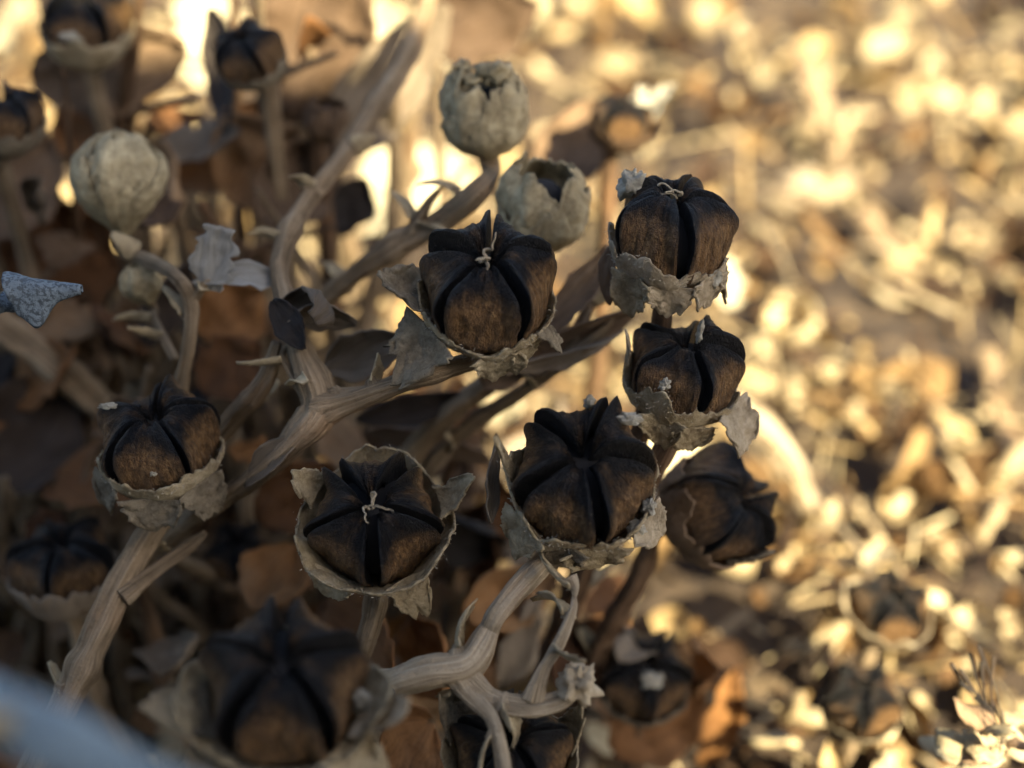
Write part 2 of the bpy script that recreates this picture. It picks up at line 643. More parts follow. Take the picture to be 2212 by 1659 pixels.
def calyx_mesh(seed, prof, edge, nt_=72, ns=26, z0=-1.30, flare=None, rag=.10, ribs=5, ribk=.03, wr=1.):
    """a felted cup; edge(theta) is the height its torn rim reaches, prof(z) its radius"""
    mb = MB()
    rows, tones = [[] for _ in range(ns + 1)], [[] for _ in range(ns + 1)]
    for j in range(nt_):
        th = 2 * math.pi * j / nt_
        c_, s_ = math.cos(th), math.sin(th)
        h = edge(th) + rag * fbm(c_ * 3.2 + seed, s_ * 3.2, seed * 1.7, 5) + rag * .5 * nz(c_ * 8 + seed, s_ * 8)
        for i in range(ns + 1):
            s = i / ns
            z = z0 + (h - z0) * s
            r = prof(z)
            r += ribk * math.cos(ribs * th + seed) * sm(-1.2, -.7, z)
            r += .05 * wr * nz(c_ * 2.4 + seed, s_ * 2.4, z * 1.6) * sm(-1.2, -.8, z) + .03 * wr * nz(c_ * 7 + seed, s_ * 7, z * 3.5) + .018 * nz(c_ * 19 + seed, s_ * 19, z * 17)
            if flare:
                r += flare(th) * sm(.45, 1, s) ** 1.5
            rows[i].append((r * c_, r * s_, z))
            tones[i].append(sm(.86, 1, s) * .6)
    mb.grid(rows, True, tones)
    return mb


CUP = [(-1.34, .15), (-1.2, .25), (-1.08, .46), (-.95, .68), (-.75, .88), (-.45, 1.005), (-.1, 1.05), (.3, 1.06), (.6, 1.02), (.9, .95), (1.2, .9)]


def cup_r(z):
    return interp(CUP, z)[0]


def angd(a, b):
    return abs((a - b + math.pi) % (2 * math.pi) - math.pi)


def leaf_mesh(L, Wd, seed, curl=.6, cup=.3, twist=0., rag=.12, nl=14, nw=8, shape=.9, tipw=0.):
    """a dry leaf along +Y with its face to +Z"""
    mb = MB()
    rows, tones = [], []
    pos = Vector((0, 0, 0))
    ang = 0.
    for i in range(nl + 1):
        t = i / nl
        if i:
            ang = curl * (t ** 1.4)
            pos = pos + Vector((0, math.cos(ang), math.sin(ang))) * (L / nl)
        w = Wd * .5 * (max(0., math.sin(math.pi * (t * .96 + .02) ** shape)) ** .75 * (1 - tipw) + tipw)
        nrm = Vector((0, -math.sin(ang), math.cos(ang)))
        side = Vector((1, 0, 0))
        if twist:
            q = Quaternion((0, math.cos(ang), math.sin(ang)), twist * t)
            nrm, side = q @ nrm, q @ side
        row, tn = [], []
        for j in range(nw + 1):
            u = -1 + 2 * j / nw
            k = 1 + rag * fbm(t * 5 + seed, math.copysign(3, u) + seed, seed) * (abs(u) ** 3) * 1.6
            bend = cup * 2.2 * abs(u)
            x = w * k * (math.sin(bend * abs(u)) / (bend or 1) if bend > .05 else abs(u)) * math.copysign(1, u)
            h = w * k * ((1 - math.cos(bend * abs(u))) / (bend or 1) if bend > .05 else 0)
            h += Wd * (.12 * nz(u * 1.7 + seed, t * 4, seed) + .06 * nz(u * 4 + seed, t * 8, seed)) - Wd * .03 * math.exp(-(u / .14) ** 2)
            row.append(pos + side * x + nrm * h)
            tn.append(abs(u))
            mb.crd[len(mb.crd)] = (abs(u) * 2.2 - t * 1.1 + seed, t * .25 + (.5 if u > 0 else 0), u * .4)
        rows.append(row)
        tones.append(tn)
    mb.grid(rows, False, tones)
    return mb


def scrap_mesh(seed, sx, sy, sz, amp=.5, n=10):
    """a crumpled shred of pale tissue"""
    mb = MB()
    rows = []
    for i in range(n + 1):
        ph = -math.pi / 2 + math.pi * i / n
        row = []
        for j in range(n * 2):
            th = math.pi * j / n
            d = Vector((math.cos(ph) * math.cos(th), math.cos(ph) * math.sin(th), math.sin(ph)))
            k = 1 + amp * fbm(d.x * 1.9 + seed, d.y * 1.9, d.z * 1.9, 5) + amp * .5 * nz(d.x * 6 + seed, d.y * 6, d.z * 6)
            row.append((d.x * sx * k, d.y * sy * k, d.z * sz * k))
        rows.append(row)
    mb.grid(rows, True)
    return mb


CAPS = {}


def capsule(key, label, px, py, d, rpx, axis, slit, seed, lobes=(), edge0=-.32, sepals=(), threads=0, scraps=(),
            cmat=None, res=1., gapw=.052, flare=.0, rag=.20, hairs=0, group='open seed capsules on the dry plants', scrap_mat=None):
    """lobes: (degrees, height, width in degrees, flare); sepals: (degrees, z, length, width, outward tilt, curl, material)"""
    c = at(px, py, d)
    rad = rpx / 2212 * HF * d
    ax = vec(*axis)
    rot = frame(ax)
    base = c - ax * rad * 1.3
    t = empty('seed_capsule', base, rot, rad)
    tag(t, label, 'seed capsule', group)
    lift = Vector((0, 0, 1.3))

    def up(mb):
        mb.v = [(x, y, z + 1.3) for x, y, z in mb.v]
        return mb
    nu, nv = max(8, int(26 * res)), max(14, int(46 * res))
    s0 = R(slit)
    for iv in range(5):
        up(valve_mesh(iv, seed, s0, nu, nv, gapw)).build('valve', M_VALVE, t)
    core = MB()
    core.grid([[(.80 * math.sin(a) * math.cos(b_), .80 * math.sin(a) * math.sin(b_), -.35 - .62 * math.cos(a)) for b_ in
                [2 * math.pi * j / 20 for j in range(20)]] for a in [math.pi * (i + .02) / 10.04 for i in range(11)]], True)
    up(core).build('seed_chamber', M_CORE, t)
    lb = [(R(a), h, R(w), fl) for a, h, w, fl in lobes]

    def edge(th):
        return edge0 + sum(h * math.exp(-(angd(th, a) / w) ** 2) for a, h, w, fl in lb)

    def flr(th):
        return flare + sum(fl * math.exp(-(angd(th, a) / (w * 1.2)) ** 2) for a, h, w, fl in lb)
    cm = cmat or M_CALYX
    cal = up(calyx_mesh(seed + .5, cup_r, edge, int(128 * min(1, res + .1)), max(14, int(34 * res)), flare=flr, rag=rag)).build(
        'calyx', cm, t, thick=.035)
    for i, (a, z, L, wd, tilt, curl, m) in enumerate(sepals):
        L *= .84 if tilt > 125 else 1
        lm = sepal_mesh(L, wd, seed * 2.3 + i * 5, curl)
        e = lm.build('sepal', m or cm, cal, thick=.035)
        a_ = R(a)
        out = Vector((math.cos(a_), math.sin(a_), 0))
        tl = R(tilt)
        y = (out * math.sin(tl) + Vector((0, 0, math.cos(tl)))).normalized()
        x = Vector((-math.sin(a_), math.cos(a_), 0))
        zz = x.cross(y)
        e.matrix_local = Matrix.Translation(out * (cup_r(z) * .98) + Vector((0, 0, z + 1.3))) @ Matrix((x, y, zz)).transposed().to_4x4()
        if hairs:
            fz = fuzz('sepal_fuzz', e, M_FUZZ, hairs, .045, seed * 3 + i, cal)
            fz.matrix_local = e.matrix_local
    if hairs:
        fuzz('calyx_fuzz', cal, M_FUZZ, hairs * 3, .045, seed, t)
    rs = random.Random(seed * 7)
    for i in range(threads):
        mb = MB()
        p = Vector((rs.uniform(-.06, .06), rs.uniform(-.1, .02), 1.82 + i * .03))
        dr = Vector((rs.uniform(-.6, .6), rs.uniform(-.6, .3), 1.0)).normalized()
        pts = []
        for q in range(11):
            pts.append((p.copy(), .026 - .0012 * q))
            dr = (dr + Vector((rs.uniform(-1, 1), rs.uniform(-1, 1), rs.uniform(-.7, .6)))).normalized()
            p = p + dr * .06
        mb.tube(pts, 6, 4, 0, .2, seed + i)
        mb.build('style_thread', M_CALYX_PALE, t)
    for i, (x, y, z, sx, sy, sz) in enumerate(scraps):
        o = scrap_mesh(seed + i * 3.1, sx, sy, sz, .7, 12).build('tissue_scrap', scrap_mat or M_SCRAP, t)
        o.location = (x, y, z + 1.3)
    CAPS[key] = (base, ax, rad)
    return t


G_, P_ = M_CALYX_GREY, M_CALYX_PALE
capsule('A', 'sharp open capsule with a curled pale thread at its centre, grey sepals at its left', 1052, 612, 9.45, 140, (.03, .66, .75), 13, 1,
        [(-60, .10, 40, .0), (-95, -.15, 30, .0), (20, .25, 25, .0), (160, .30, 30, .03)], -.42,
        [(176, -.35, .85, .95, 70, -.6, G_), (214, -.60, 1.2, 1.25, 132, -.3, G_), (-78, -.66, .85, .9, 188, .1, M_CALYX), (-30, -.5, .5, .35, 120, .5, G_),
         (-48, -.75, .62, .6, 186, .2, M_CALYX)],
        3, [(.92, .35, -.40, .08, .06, .08)], hairs=900)
capsule('B', 'tall open capsule at upper right with looping pale thread and pale tissue over one shoulder', 1452, 486, 9.7, 124, (.03, .84, .54), -86, 2,
        [(-60, .05, 35, .0), (-130, .35, 40, .02), (170, .5, 25, .02)], -.58,
        [(-140, -.70, 1.0, 1.0, 182, .1, M_CALYX), (-50, -.66, .8, .9, 180, .2, P_), (-15, -.70, .8, .7, 170, -.2, P_), (-95, -.75, .8, .9, 184, .2, P_)],
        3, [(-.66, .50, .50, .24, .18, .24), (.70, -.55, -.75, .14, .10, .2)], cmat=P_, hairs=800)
capsule('C', 'open capsule directly below the tall one, torn pale bract spreading at its lower right', 1480, 786, 9.8, 121, (.10, .80, .6), -84, 3,
        [(-128, .62, 22, .04), (-60, .0, 30, .0), (150, .35, 25, .03)], -.45,
        [(-40, -.55, 1.05, 1.1, 130, .5, P_), (-120, -.55, .8, .9, 182, .1, M_CALYX), (-85, -.75, .75, .9, 184, .2, M_CALYX), (165, -.1, .6, .35, 5, .2, P_)],
        0, [(.12, -.05, .74, .06, .07, .2), (-.58, -.80, .14, .10, .07, .10)], cmat=M_CALYX, hairs=800)
capsule('D', 'sharpest open capsule low in the centre with a long spiky sepal at its left', 1260, 1020, 9.32, 150, (-.02, .52, .85), -80, 4,
        [(-80, .0, 35, .0), (-30, .18, 30, .03), (-135, .10, 30, .03), (178, .45, 18, .05)], -.34,
        [(176, -.30, 1.25, .30, 16, -.15, M_CALYX), (-32, -.45, .62, .8, 130, .4, P_), (-80, -.60, .72, 1.0, 172, .2, M_CALYX),
         (-142, -.45, .75, .9, 140, .4, M_CALYX), (-108, -.5, .6, .8, 165, .3, G_)],
        0, [(.08, .70, .78, .07, .06, .14), (.62, .50, .66, .16, .07, .10), (.95, -.42, -.28, .10, .12, .12), (.75, -.66, -.5, .14, .10, .14)], gapw=.066, hairs=1200)
capsule('E', 'dark star shaped capsule with pale threads, sunk in a wide tan calyx left of centre', 810, 1118, 9.62, 138, (.02, .42, .91), -88, 5,
        [(-90, .22, 40, .08), (-25, .30, 30, .14), (-150, .25, 35, .14), (100, .1, 40, .06)], -.16,
        [(14, -.1, .95, .55, 50, -.5, M_CALYX), (-62, -.3, .7, .7, 120, .6, M_CALYX), (-125, -.35, .6, .9, 130, .5, M_CALYX), (155, -.05, .6, .6, 40, -.3, M_CALYX)],
        3, gapw=.085, flare=.08, hairs=900)
capsule('F', 'open capsule at far left on a thick stalk with blackened ragged calyx below', 340, 940, 9.95, 126, (.0, .70, .71), 90, 6,
        [(-130, .3, 40, .02), (-50, .3, 40, .02)], -.42,
        [(-90, -.55, .75, 1.1, 150, .4, G_), (-42, -.5, .9, .9, 150, .5, G_), (-142, -.5, .8, .9, 150, .5, G_)],
        0, [(-.72, .1, .62, .16, .05, .05), (.1, -.92, .05, .05, .03, .05)], cmat=M_CALYX, hairs=600)
capsule('G', 'big blurred bluish black capsule nearest the viewer at lower left', 612, 1468, 8.0, 172, (.04, .60, .80), 90, 7,
        [(-90, .05, 60, .15), (-10, .55, 30, .22), (-170, .55, 30, .22)], -.45,
        [(-20, -.4, 1.0, .6, 60, -.6, P_), (-165, -.5, 1.0, .8, 60, -.5, G_), (-90, -.5, .9, 1.2, 100, .9, G_), (-45, -.5, .9, .9, 100, .6, M_CALYX), (-130, -.5, .9, .9, 100, .6, G_)], 0, [(.98, -.2, -.3, .10, .1, .25)], gapw=.09)
capsule('H', 'blurred open capsule tipped to the right against the bright ground', 1560, 1092, 10.9, 120, (.62, .30, .72), 82, 8,
        [(-120, .2, 40, .05), (170, .4, 40, 0.)], -.25, [(-75, -.2, .9, .7, 10, -.3, G_)], 0, cmat=M_LEAF_BROWN)
capsule('I', 'blurred capsule low right of centre gaping around a pale middle', 1390, 1452, 12.2, 98, (.1, .6, .79), -90, 9,
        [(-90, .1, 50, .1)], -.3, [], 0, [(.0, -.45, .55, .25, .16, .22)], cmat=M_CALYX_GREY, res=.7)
capsule('J', 'dark capsule at the bottom edge half hidden by forked pale stem', 1105, 1625, 9.15, 128, (.0, .66, .75), -60, 10,
        [(-20, .3, 30, .1), (170, .3, 40, .1)], -.3, [(20, -.2, .9, .7, 25, -.3, M_CALYX), (150, -.1, .9, .8, 30, -.3, G_)], 0, res=.9)
capsule('K', 'blurred black capsule in the top left corner of the thicket', 182, 42, 12.5, 92, (.05, .75, .66), 90, 11, [(-90, .2, 40, .1)], -.2,
        [], 0, [(-.2, -.85, .0, .3, .12, .12)], res=.6)
capsule('L', 'small sunlit capsule in a pale cup low on the right', 1922, 1308, 13.6, 80, (.1, .72, .69), -60, 12, [(-90, .2, 60, .25), (170, .3, 40, .25)], -.1,
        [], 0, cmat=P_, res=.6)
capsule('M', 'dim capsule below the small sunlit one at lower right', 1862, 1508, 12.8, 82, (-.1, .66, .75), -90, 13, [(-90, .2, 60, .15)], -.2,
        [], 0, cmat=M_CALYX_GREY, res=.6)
capsule('N', 'blurred brown capsule at the left edge under the blackened one', 135, 1212, 11.4, 108, (.0, .86, .5), -88, 14, [(-90, .25, 60, .1)], -.25,
        [], 0, cmat=M_LEAF_TAN, res=.7)
capsule('O', 'small blurred black capsule between the far left one and the tan cupped star', 515, 1195, 12.6, 72, (.1, .7, .7), -90, 15, [], -.2,
        [], 0, cmat=M_LEAF_BROWN, res=.6)
capsule('P', 'blurred capsule near the top with bright sunlit tissue at its right', 1345, 255, 13.2, 66, (.2, .8, .56), -70, 16, [(-20, .3, 40, .2)], -.3,
        [(10, .1, 1.3, .9, 20, .3, M_SCRAP)], 0, [(.55, .2, .6, .3, .3, .4)], cmat=M_LEAF_BROWN, res=.6)
capsule('Q', 'blurred dark drooping capsule near the top left behind the stems', 535, 110, 11.9, 74, (-.25, .6, .75), 90, 17, [], -.4, [], 0,
        cmat=M_CALYX_GREY, res=.6)
capsule('R', 'dark blurred capsule cut off by the left edge', 5, 245, 11.6, 82, (.2, .8, .56), 90, 18, [], -.2, [], 0, cmat=G_, res=.6)


# ------------------------------------------------------------------ closed or empty husks
def husk(key, label, px, py, d, rpx, axis, seed, prof, edge, m=M_BUD, sepals=(), hole=True, cat='dried bud', layers=()):
    c = at(px, py, d)
    rad = rpx / 2212 * HF * d
    ax = vec(*axis)
    base = c - ax * rad * 1.3
    t = empty('dried_bud', base, frame(ax), rad)
    tag(t, label, cat, 'pale dried buds')
    mb = calyx_mesh(seed, lambda z: interp(prof, z)[0], edge, 72, 34, rag=.16, ribs=5, ribk=.09, wr=2.6)
    mb.v = [(x, y, z + 1.3) for x, y, z in mb.v]
    h = mb.build('husk', m, t, thick=.05)
    for i, (x, y, z, sx, sy, sz) in enumerate(sepals):
        o = scrap_mesh(seed + i * 3.1, sx, sy, sz, .7, 10).build('torn_tip', m, t)
        o.location = (x, y, z + 1.3)
    for i, (lo, am, ph, fr) in enumerate(layers):
        mb = calyx_mesh(seed + 3.7 * (i + 1), lambda z: interp(prof, min(z, 1.02))[0] * (1.04 + .035 * i) + .012, lambda th: lo + am * math.sin(fr * th + ph) + .12 * math.sin(5 * th + i),
                        84, 30, rag=.26, ribs=4, ribk=.05, wr=1.8)
        mb.v = [(x, y, z + 1.3) for x, y, z in mb.v]
        mb.build('papery_layer', m, h, thick=.025)
    if hole:
        core = MB()
        core.grid([[(.62 * math.sin(a) * math.cos(b_), .62 * math.sin(a) * math.sin(b_), -.1 - .7 * math.cos(a)) for b_ in
                    [2 * math.pi * j / 16 for j in range(16)]] for a in [math.pi * (i + .02) / 8.04 for i in range(9)]], True)
        core.v = [(x, y, z + 1.3) for x, y, z in core.v]
        core.build('dark_inside', M_CORE, t)
    CAPS[key] = (base, ax, rad)


URN = [(-1.34, .13), (-1.2, .22), (-1.0, .38), (-.7, .64), (-.3, .90), (.15, 1.0), (.55, .90), (.82, .66), (1.0, .42), (1.1, .2), (1.2, .08)]
JAR = [(-1.34, .13), (-1.2, .26), (-1.0, .58), (-.6, .92), (-.1, 1.0), (.4, .95), (.7, .82), (.9, .68), (1.1, .56), (1.4, .5)]
husk('a', 'closed greyish papery bud at upper left on a thin bent stem', 258, 388, 11.1, 92, (.02, .95, .3), 21, URN, lambda th: 1.05 + .06 * math.sin(5 * th),
     hole=False, layers=[(.45, .5, .6, 2), (-.05, .6, 2.4, 3)], sepals=[(.05, -.15, 1.02, .2, .14, .1), (-.3, -.1, .98, .2, .12, .08)])
husk('b', 'ragged pale husk at top centre with dark holes in its crown', 1045, 235, 11.1, 88, (-.08, .86, .5), 22, JAR, lambda th: .78 + .22 * math.sin(2 * th + .8) + .12 * math.sin(7 * th),
     layers=[(.4, .4, 2.6, 2), (-.1, .45, 1.0, 3)], sepals=[(.40, -.3, .98, .38, .30, .25), (-.5, -.2, .85, .2, .16, .2), (-.15, -.35, .86, .25, .18, .12), (-.45, .25, 1.0, .2, .2, .16)])
husk('c', 'empty tan husk with a notched dark mouth beside the tall capsule', 1172, 440, 10.7, 90, (.06, .90, .43), 23, JAR,
     lambda th: .88 - .55 * math.exp(-(angd(th, R(-78)) / R(22)) ** 2) + .3 * math.exp(-(angd(th, R(150)) / R(14)) ** 2),
     m=M_BUD, layers=[(.25, .4, 2.9, 2), (-.2, .4, .5, 3)])
husk('d', 'tiny round bud low on the bent stem at left', 305, 612, 10.9, 42, (-.3, .8, .5), 24, URN, lambda th: 1.02, hole=False)
husk('e', 'blurred bud among brown stems at upper left of centre', 705, 255, 12.6, 45, (.3, .8, .5), 25, JAR, lambda th: .8 + .1 * math.sin(3 * th), m=M_LEAF_BROWN)


# ------------------------------------------------------------------ stems
def stem(label, m, runs, cat='stem', group='dry stems of the plants', knots=(), seed=0):
    """runs: lists of (px, py, d, radius) or (Vector, radius); the first is the stem, the others its branches"""
    def cv(q):
        return (q[0], q[1]) if isinstance(q[0], Vector) else (at(q[0], q[1], q[2]), q[3])
    pts = [[cv(q) for q in r] for r in runs]
    o0 = pts[0][-1][0]
    t = empty('plant_stalk', o0)
    tag(t, label, cat, group)
    for i, p in enumerate(pts):
        mb = MB()
        kk = .86 if seed < 15 and seed != 6 else 1.
        mb.tube([(q - o0, r * kk) for q, r in p], 22, 12, .07, .30, seed + i * 1.7)
        mb.build('stalk' if i == 0 else 'branch', m, t)
    if seed < 20:
        rs_ = random.Random(seed * 13 + 5)
        for p in pts:
            for _ in range(min(3, len(p) // 2)):
                k_ = rs_.randrange(1, len(p) - 1) if len(p) > 2 else 0
                a_, b_ = p[k_], p[min(k_ + 1, len(p) - 1)]
                f_ = rs_.random()
                q = a_[0].lerp(b_[0], f_) - o0
                r = a_[1] * (1 - f_) + b_[1] * f_
                ax = (b_[0] - a_[0])
                ax = ax.normalized() if ax.length > 0 else Vector((0, 0, 1))
                side = (Vector((rs_.gauss(0, 1), rs_.gauss(0, 1), rs_.gauss(0, 1)))).cross(ax).normalized()
                ln_ = rs_.uniform(.015, .06)
                dr_ = (side - ax * rs_.uniform(-.6, .9)).normalized()
                mb = MB()
                mb.tube([(q - side * r * .3, r * .75), (q + side * r * .75, r * .5), (q + side * r * .8 + dr_ * ln_ * .5, r * .26), (q + side * r * .8 + dr_ * ln_, r * .12)], 10, 5, .1, .4, seed + _)
                mb.build('side_stub', m, t)
                if rs_.random() < .95:
                    e_ = sepal_mesh(rs_.uniform(.16, .36), rs_.uniform(.10, .2), seed * 3 + _, rs_.uniform(-1, 1.2), .5, 12, 8).build('bract', M_CALYX, t, thick=.012)
                    e_.location = q + side * r * .85
                    y_ = (side * .9 + ax * rs_.uniform(-1, .3)).normalized()
                    x_ = y_.cross(ax).normalized()
                    e_.rotation_mode = 'QUATERNION'
                    e_.rotation_quaternion = Matrix((x_, y_, x_.cross(y_))).transposed().to_quaternion()
    for i, (px, py, d, r) in enumerate(knots):
        o = scrap_mesh(seed + i * 2.2, r, r, r, .55, 18).build('frayed_tip', M_CALYX_PALE, t)
        o.location = at(px, py, d) - o0
    return t


def root(k, r=.075):
    b_, a_, rad = CAPS[k]
    return (b_ + a_ * rad * .12, r * 1.15), (b_ - a_ * rad * .35, r)


stem('long forked stalk rising from left of centre to the top, beside the central capsule', M_STEM,
     [[(940, -80, 12.8, 0.088), (905, 60, 12.4, 0.096), (848, 170, 12.0, 0.096), (762, 310, 11.5, 0.092), (660, 440, 10.9, 0.084), (607, 555, 10.5, 0.088), (614, 640, 10.3, 0.080),
       (650, 760, 10.1, 0.096), (690, 880, 9.95, 0.132), (635, 955, 9.95, 0.112), (555, 1025, 10.1, 0.092), (470, 1085, 10.4, 0.088), (330, 1180, 11.2, 0.096), (180, 1330, 12.4, 0.104)],
      [root('A')[0], root('A')[1], (940, 805, 9.65, 0.068), (850, 832, 9.75, 0.080), (765, 862, 9.85, 0.104), (692, 884, 9.95, 0.144)],
      [(598, 740, 10.15, 0.048), (575, 815, 10.25, 0.068), (520, 885, 10.5, 0.080), (450, 965, 10.9, 0.088), (360, 1060, 11.6, 0.096)],
      [(640, 745, 10.12, 0.040), (610, 765, 10.1, 0.024), (640, 830, 10.0, 0.036), (672, 872, 9.95, 0.056)]], seed=1)
stem('pale forked stem at bottom centre carrying the sharpest capsule', M_STEM_PALE,
     [[root('D', .085)[0], root('D', .085)[1], (1095, 1300, 9.2, .085), (1055, 1365, 9.15, .085), (1010, 1435, 9.05, .12), (930, 1452, 9.05, .125), (855, 1475, 9.15, .115),
       (780, 1500, 9.3, .11), (700, 1560, 9.7, .11), (620, 1680, 10.3, .12)],
      [(1245, 1492, 8.95, .05), (1200, 1518, 8.95, .075), (1135, 1527, 8.95, .078), (1060, 1510, 9.0, .075), (1005, 1465, 9.05, .11)],
      [(1240, 1288, 9.1, .018), (1236, 1320, 9.05, .035), (1205, 1390, 9.0, .05), (1170, 1450, 8.95, .055), (1150, 1512, 8.95, .095)],
      [(1095, 1720, 8.7, .06), (1082, 1620, 8.8, .06), (1062, 1550, 8.9, .055), (1015, 1500, 9.0, .07), (985, 1455, 9.05, .10)],
      [(1232, 1246, 9.12, .05), (1242, 1268, 9.1, .03), (1240, 1296, 9.08, .012)]],
     knots=[(1248, 1480, 8.93, .115)], seed=2)
mb = MB()
mb.grid([[(.05 * math.sin(a) * math.cos(q), .05 * math.sin(a) * math.sin(q), .05 * math.cos(a)) for q in [2 * math.pi * j / 14 for j in range(14)]]
         for a in [math.pi * (i + .02) / 8.04 for i in range(9)]], True)
sd = mb.build('seed', M_CORE)
sd.location = at(838, 1497, 9.03)  # near-black ball stands in for the dark of a hole in the stem
tag(sd, 'tiny black ball in place of a dark hole in the pale forked stem', 'seed')

stem('thick ribbed pale stem slanting down at lower left', M_STEM,
     [[root('F', .10)[0], root('F', .10)[1], (318, 1160, 10.3, .115), (250, 1285, 10.15, .125), (185, 1425, 10.0, .13), (120, 1560, 9.9, .135), (40, 1740, 9.8, .14)],
      [(445, 1150, 10.4, .02), (390, 1195, 10.35, .045), (320, 1245, 10.2, .06), (262, 1290, 10.1, .09)]], seed=3)
stem('thin bent stem below the closed papery bud', M_STEM,
     [[root('a', .06)[0], root('a', .06)[1], (372, 590, 10.4, 0.052), (412, 650, 10.35, 0.068), (408, 740, 10.4, 0.060), (388, 850, 10.7, 0.060), (370, 980, 11.3, 0.064), (340, 1150, 12.4, 0.072)],
      [root('d', .035)[0], root('d', .035)[1], (335, 690, 10.9, 0.040), (380, 780, 10.7, 0.048)],
      [(470, 600, 10.4, 0.024), (445, 612, 10.35, 0.036), (412, 655, 10.35, 0.056)]], seed=4)
stem('blurred tan stem crossing the dark hollow at the left edge', M_STEM, [[(-60, 660, 12.3, .14), (90, 765, 12.4, .15), (215, 870, 12.6, .15), (300, 980, 13, .15), (350, 1120, 13.6, .15)]], seed=5)
stem('very blurred bluish white stalk close to the viewer in the lower left corner', M_STEM_WHITE,
     [[(-260, 1425, 5.0, .10), (-60, 1520, 5.0, .105), (150, 1620, 5.0, .105), (380, 1742, 5.05, .11), (640, 1900, 5.1, .12)]], cat='stalk', seed=6)
stem('curved stem under the ragged pale husk running down to the left', M_STEM,
     [[root('b', .085)[0], root('b', .085)[1], (1045, 400, 10.75, .10), (965, 468, 10.95, .105), (870, 525, 11.2, .105), (770, 590, 11.5, .11), (670, 690, 12, .115), (560, 850, 12.8, .12)],
      [(955, 402, 10.9, .012), (930, 430, 10.9, .035), (905, 470, 11.0, .05), (880, 520, 11.15, .07)]], seed=7)
stem('stem under the notched husk, hidden behind the central capsule', M_STEM,
     [[root('c', .07)[0], root('c', .07)[1], (1170, 640, 10.5, .08), (1130, 740, 10.7, .085), (1050, 830, 10.9, .09), (930, 930, 11.4, .10), (800, 1100, 12.3, .11)]], seed=8)
stem('brown stem rising behind the two stacked capsules on the right', M_STEM_BROWN,
     [[root('B', .08)[0], root('B', .08)[1], (1425, 740, 10.05, .085), (1400, 880, 10.3, .09), (1345, 1030, 10.7, .095), (1260, 1230, 11.6, .11), (1180, 1440, 12.6, .12)],
      [root('C', .075)[0], root('C', .075)[1], (1420, 1000, 10.15, .08), (1370, 1080, 10.6, .09), (1330, 1110, 10.95, .10)]], seed=9)
stem('tan twig running right behind the central capsule to the stacked capsules', M_STEM,
     [[(1395, 640, 10.9, .03), (1330, 690, 10.8, .05), (1230, 770, 10.75, .055), (1120, 850, 10.9, .06), (1000, 930, 11.4, .065), (880, 1060, 12, .07)],
      [(1340, 590, 11, .02), (1280, 650, 10.9, .04), (1225, 770, 10.75, .05)]], seed=13.5)
stem('stem below the tan cupped star', M_STEM, [[root('E', .085)[0], root('E', .085)[1], (800, 1345, 9.9, .085), (760, 1450, 10.3, .09), (690, 1620, 11, .1)]], seed=10)
stem('stem below the big blurred capsule at the bottom edge', M_STEM, [[root('G', .09)[0], root('G', .09)[1], (600, 1760, 8.3, .095), (560, 1950, 8.7, .1)]], seed=11)
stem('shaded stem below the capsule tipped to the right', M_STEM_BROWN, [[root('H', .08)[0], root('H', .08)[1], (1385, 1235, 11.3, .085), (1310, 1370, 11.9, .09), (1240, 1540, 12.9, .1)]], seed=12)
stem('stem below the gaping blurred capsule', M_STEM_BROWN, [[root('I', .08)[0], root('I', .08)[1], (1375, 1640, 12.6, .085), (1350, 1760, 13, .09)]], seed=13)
stem('stem below the half hidden capsule at the bottom edge', M_STEM, [[root('J', .08)[0], root('J', .08)[1], (1110, 1900, 9.5, .09)]], seed=14)
for k, lab in (('K', 'blurred stem below the capsule in the top left corner'), ('L', 'short stem under the small sunlit capsule'), ('M', 'short stem under the dim capsule'),
               ('N', 'stem under the blurred brown capsule at the left edge'), ('O', 'stem under the small blurred black capsule'),
               ('P', 'stem under the capsule with sunlit tissue'), ('Q', 'stem under the dark drooping capsule'), ('R', 'stem under the capsule cut off by the left edge'),
               ('e', 'stem under the blurred bud among brown stems')):
    b_, a_, rad = CAPS[k]
    e = Vector((b_.x * .96 - .1, b_.y + .4, 0.))
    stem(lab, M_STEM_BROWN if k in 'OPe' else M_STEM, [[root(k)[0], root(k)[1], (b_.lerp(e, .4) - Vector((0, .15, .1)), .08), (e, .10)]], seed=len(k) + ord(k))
# sunlit stems on the right
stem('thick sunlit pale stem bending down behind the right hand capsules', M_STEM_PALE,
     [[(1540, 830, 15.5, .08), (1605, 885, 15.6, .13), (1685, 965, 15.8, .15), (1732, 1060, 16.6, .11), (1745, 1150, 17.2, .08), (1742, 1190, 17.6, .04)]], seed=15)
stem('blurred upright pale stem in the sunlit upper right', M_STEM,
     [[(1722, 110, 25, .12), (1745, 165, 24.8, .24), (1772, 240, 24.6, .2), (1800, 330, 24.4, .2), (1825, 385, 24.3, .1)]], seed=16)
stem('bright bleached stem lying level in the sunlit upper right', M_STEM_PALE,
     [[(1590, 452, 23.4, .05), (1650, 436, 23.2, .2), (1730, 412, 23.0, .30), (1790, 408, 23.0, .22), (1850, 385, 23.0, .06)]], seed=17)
stem('blurred tan stem slanting beside the right edge', M_STEM,
     [[(2130, 760, 19, .14), (2165, 900, 18.6, .17), (2200, 1040, 18.2, .17), (2240, 1180, 20.5, .17)]], seed=18)
stem('soft tan stem slanting down below the bright level one', M_STEM,
     [[(1860, 455, 22, .1), (1900, 510, 22, .16), (1960, 575, 22, .16), (2020, 640, 22, .1)]], seed=19)


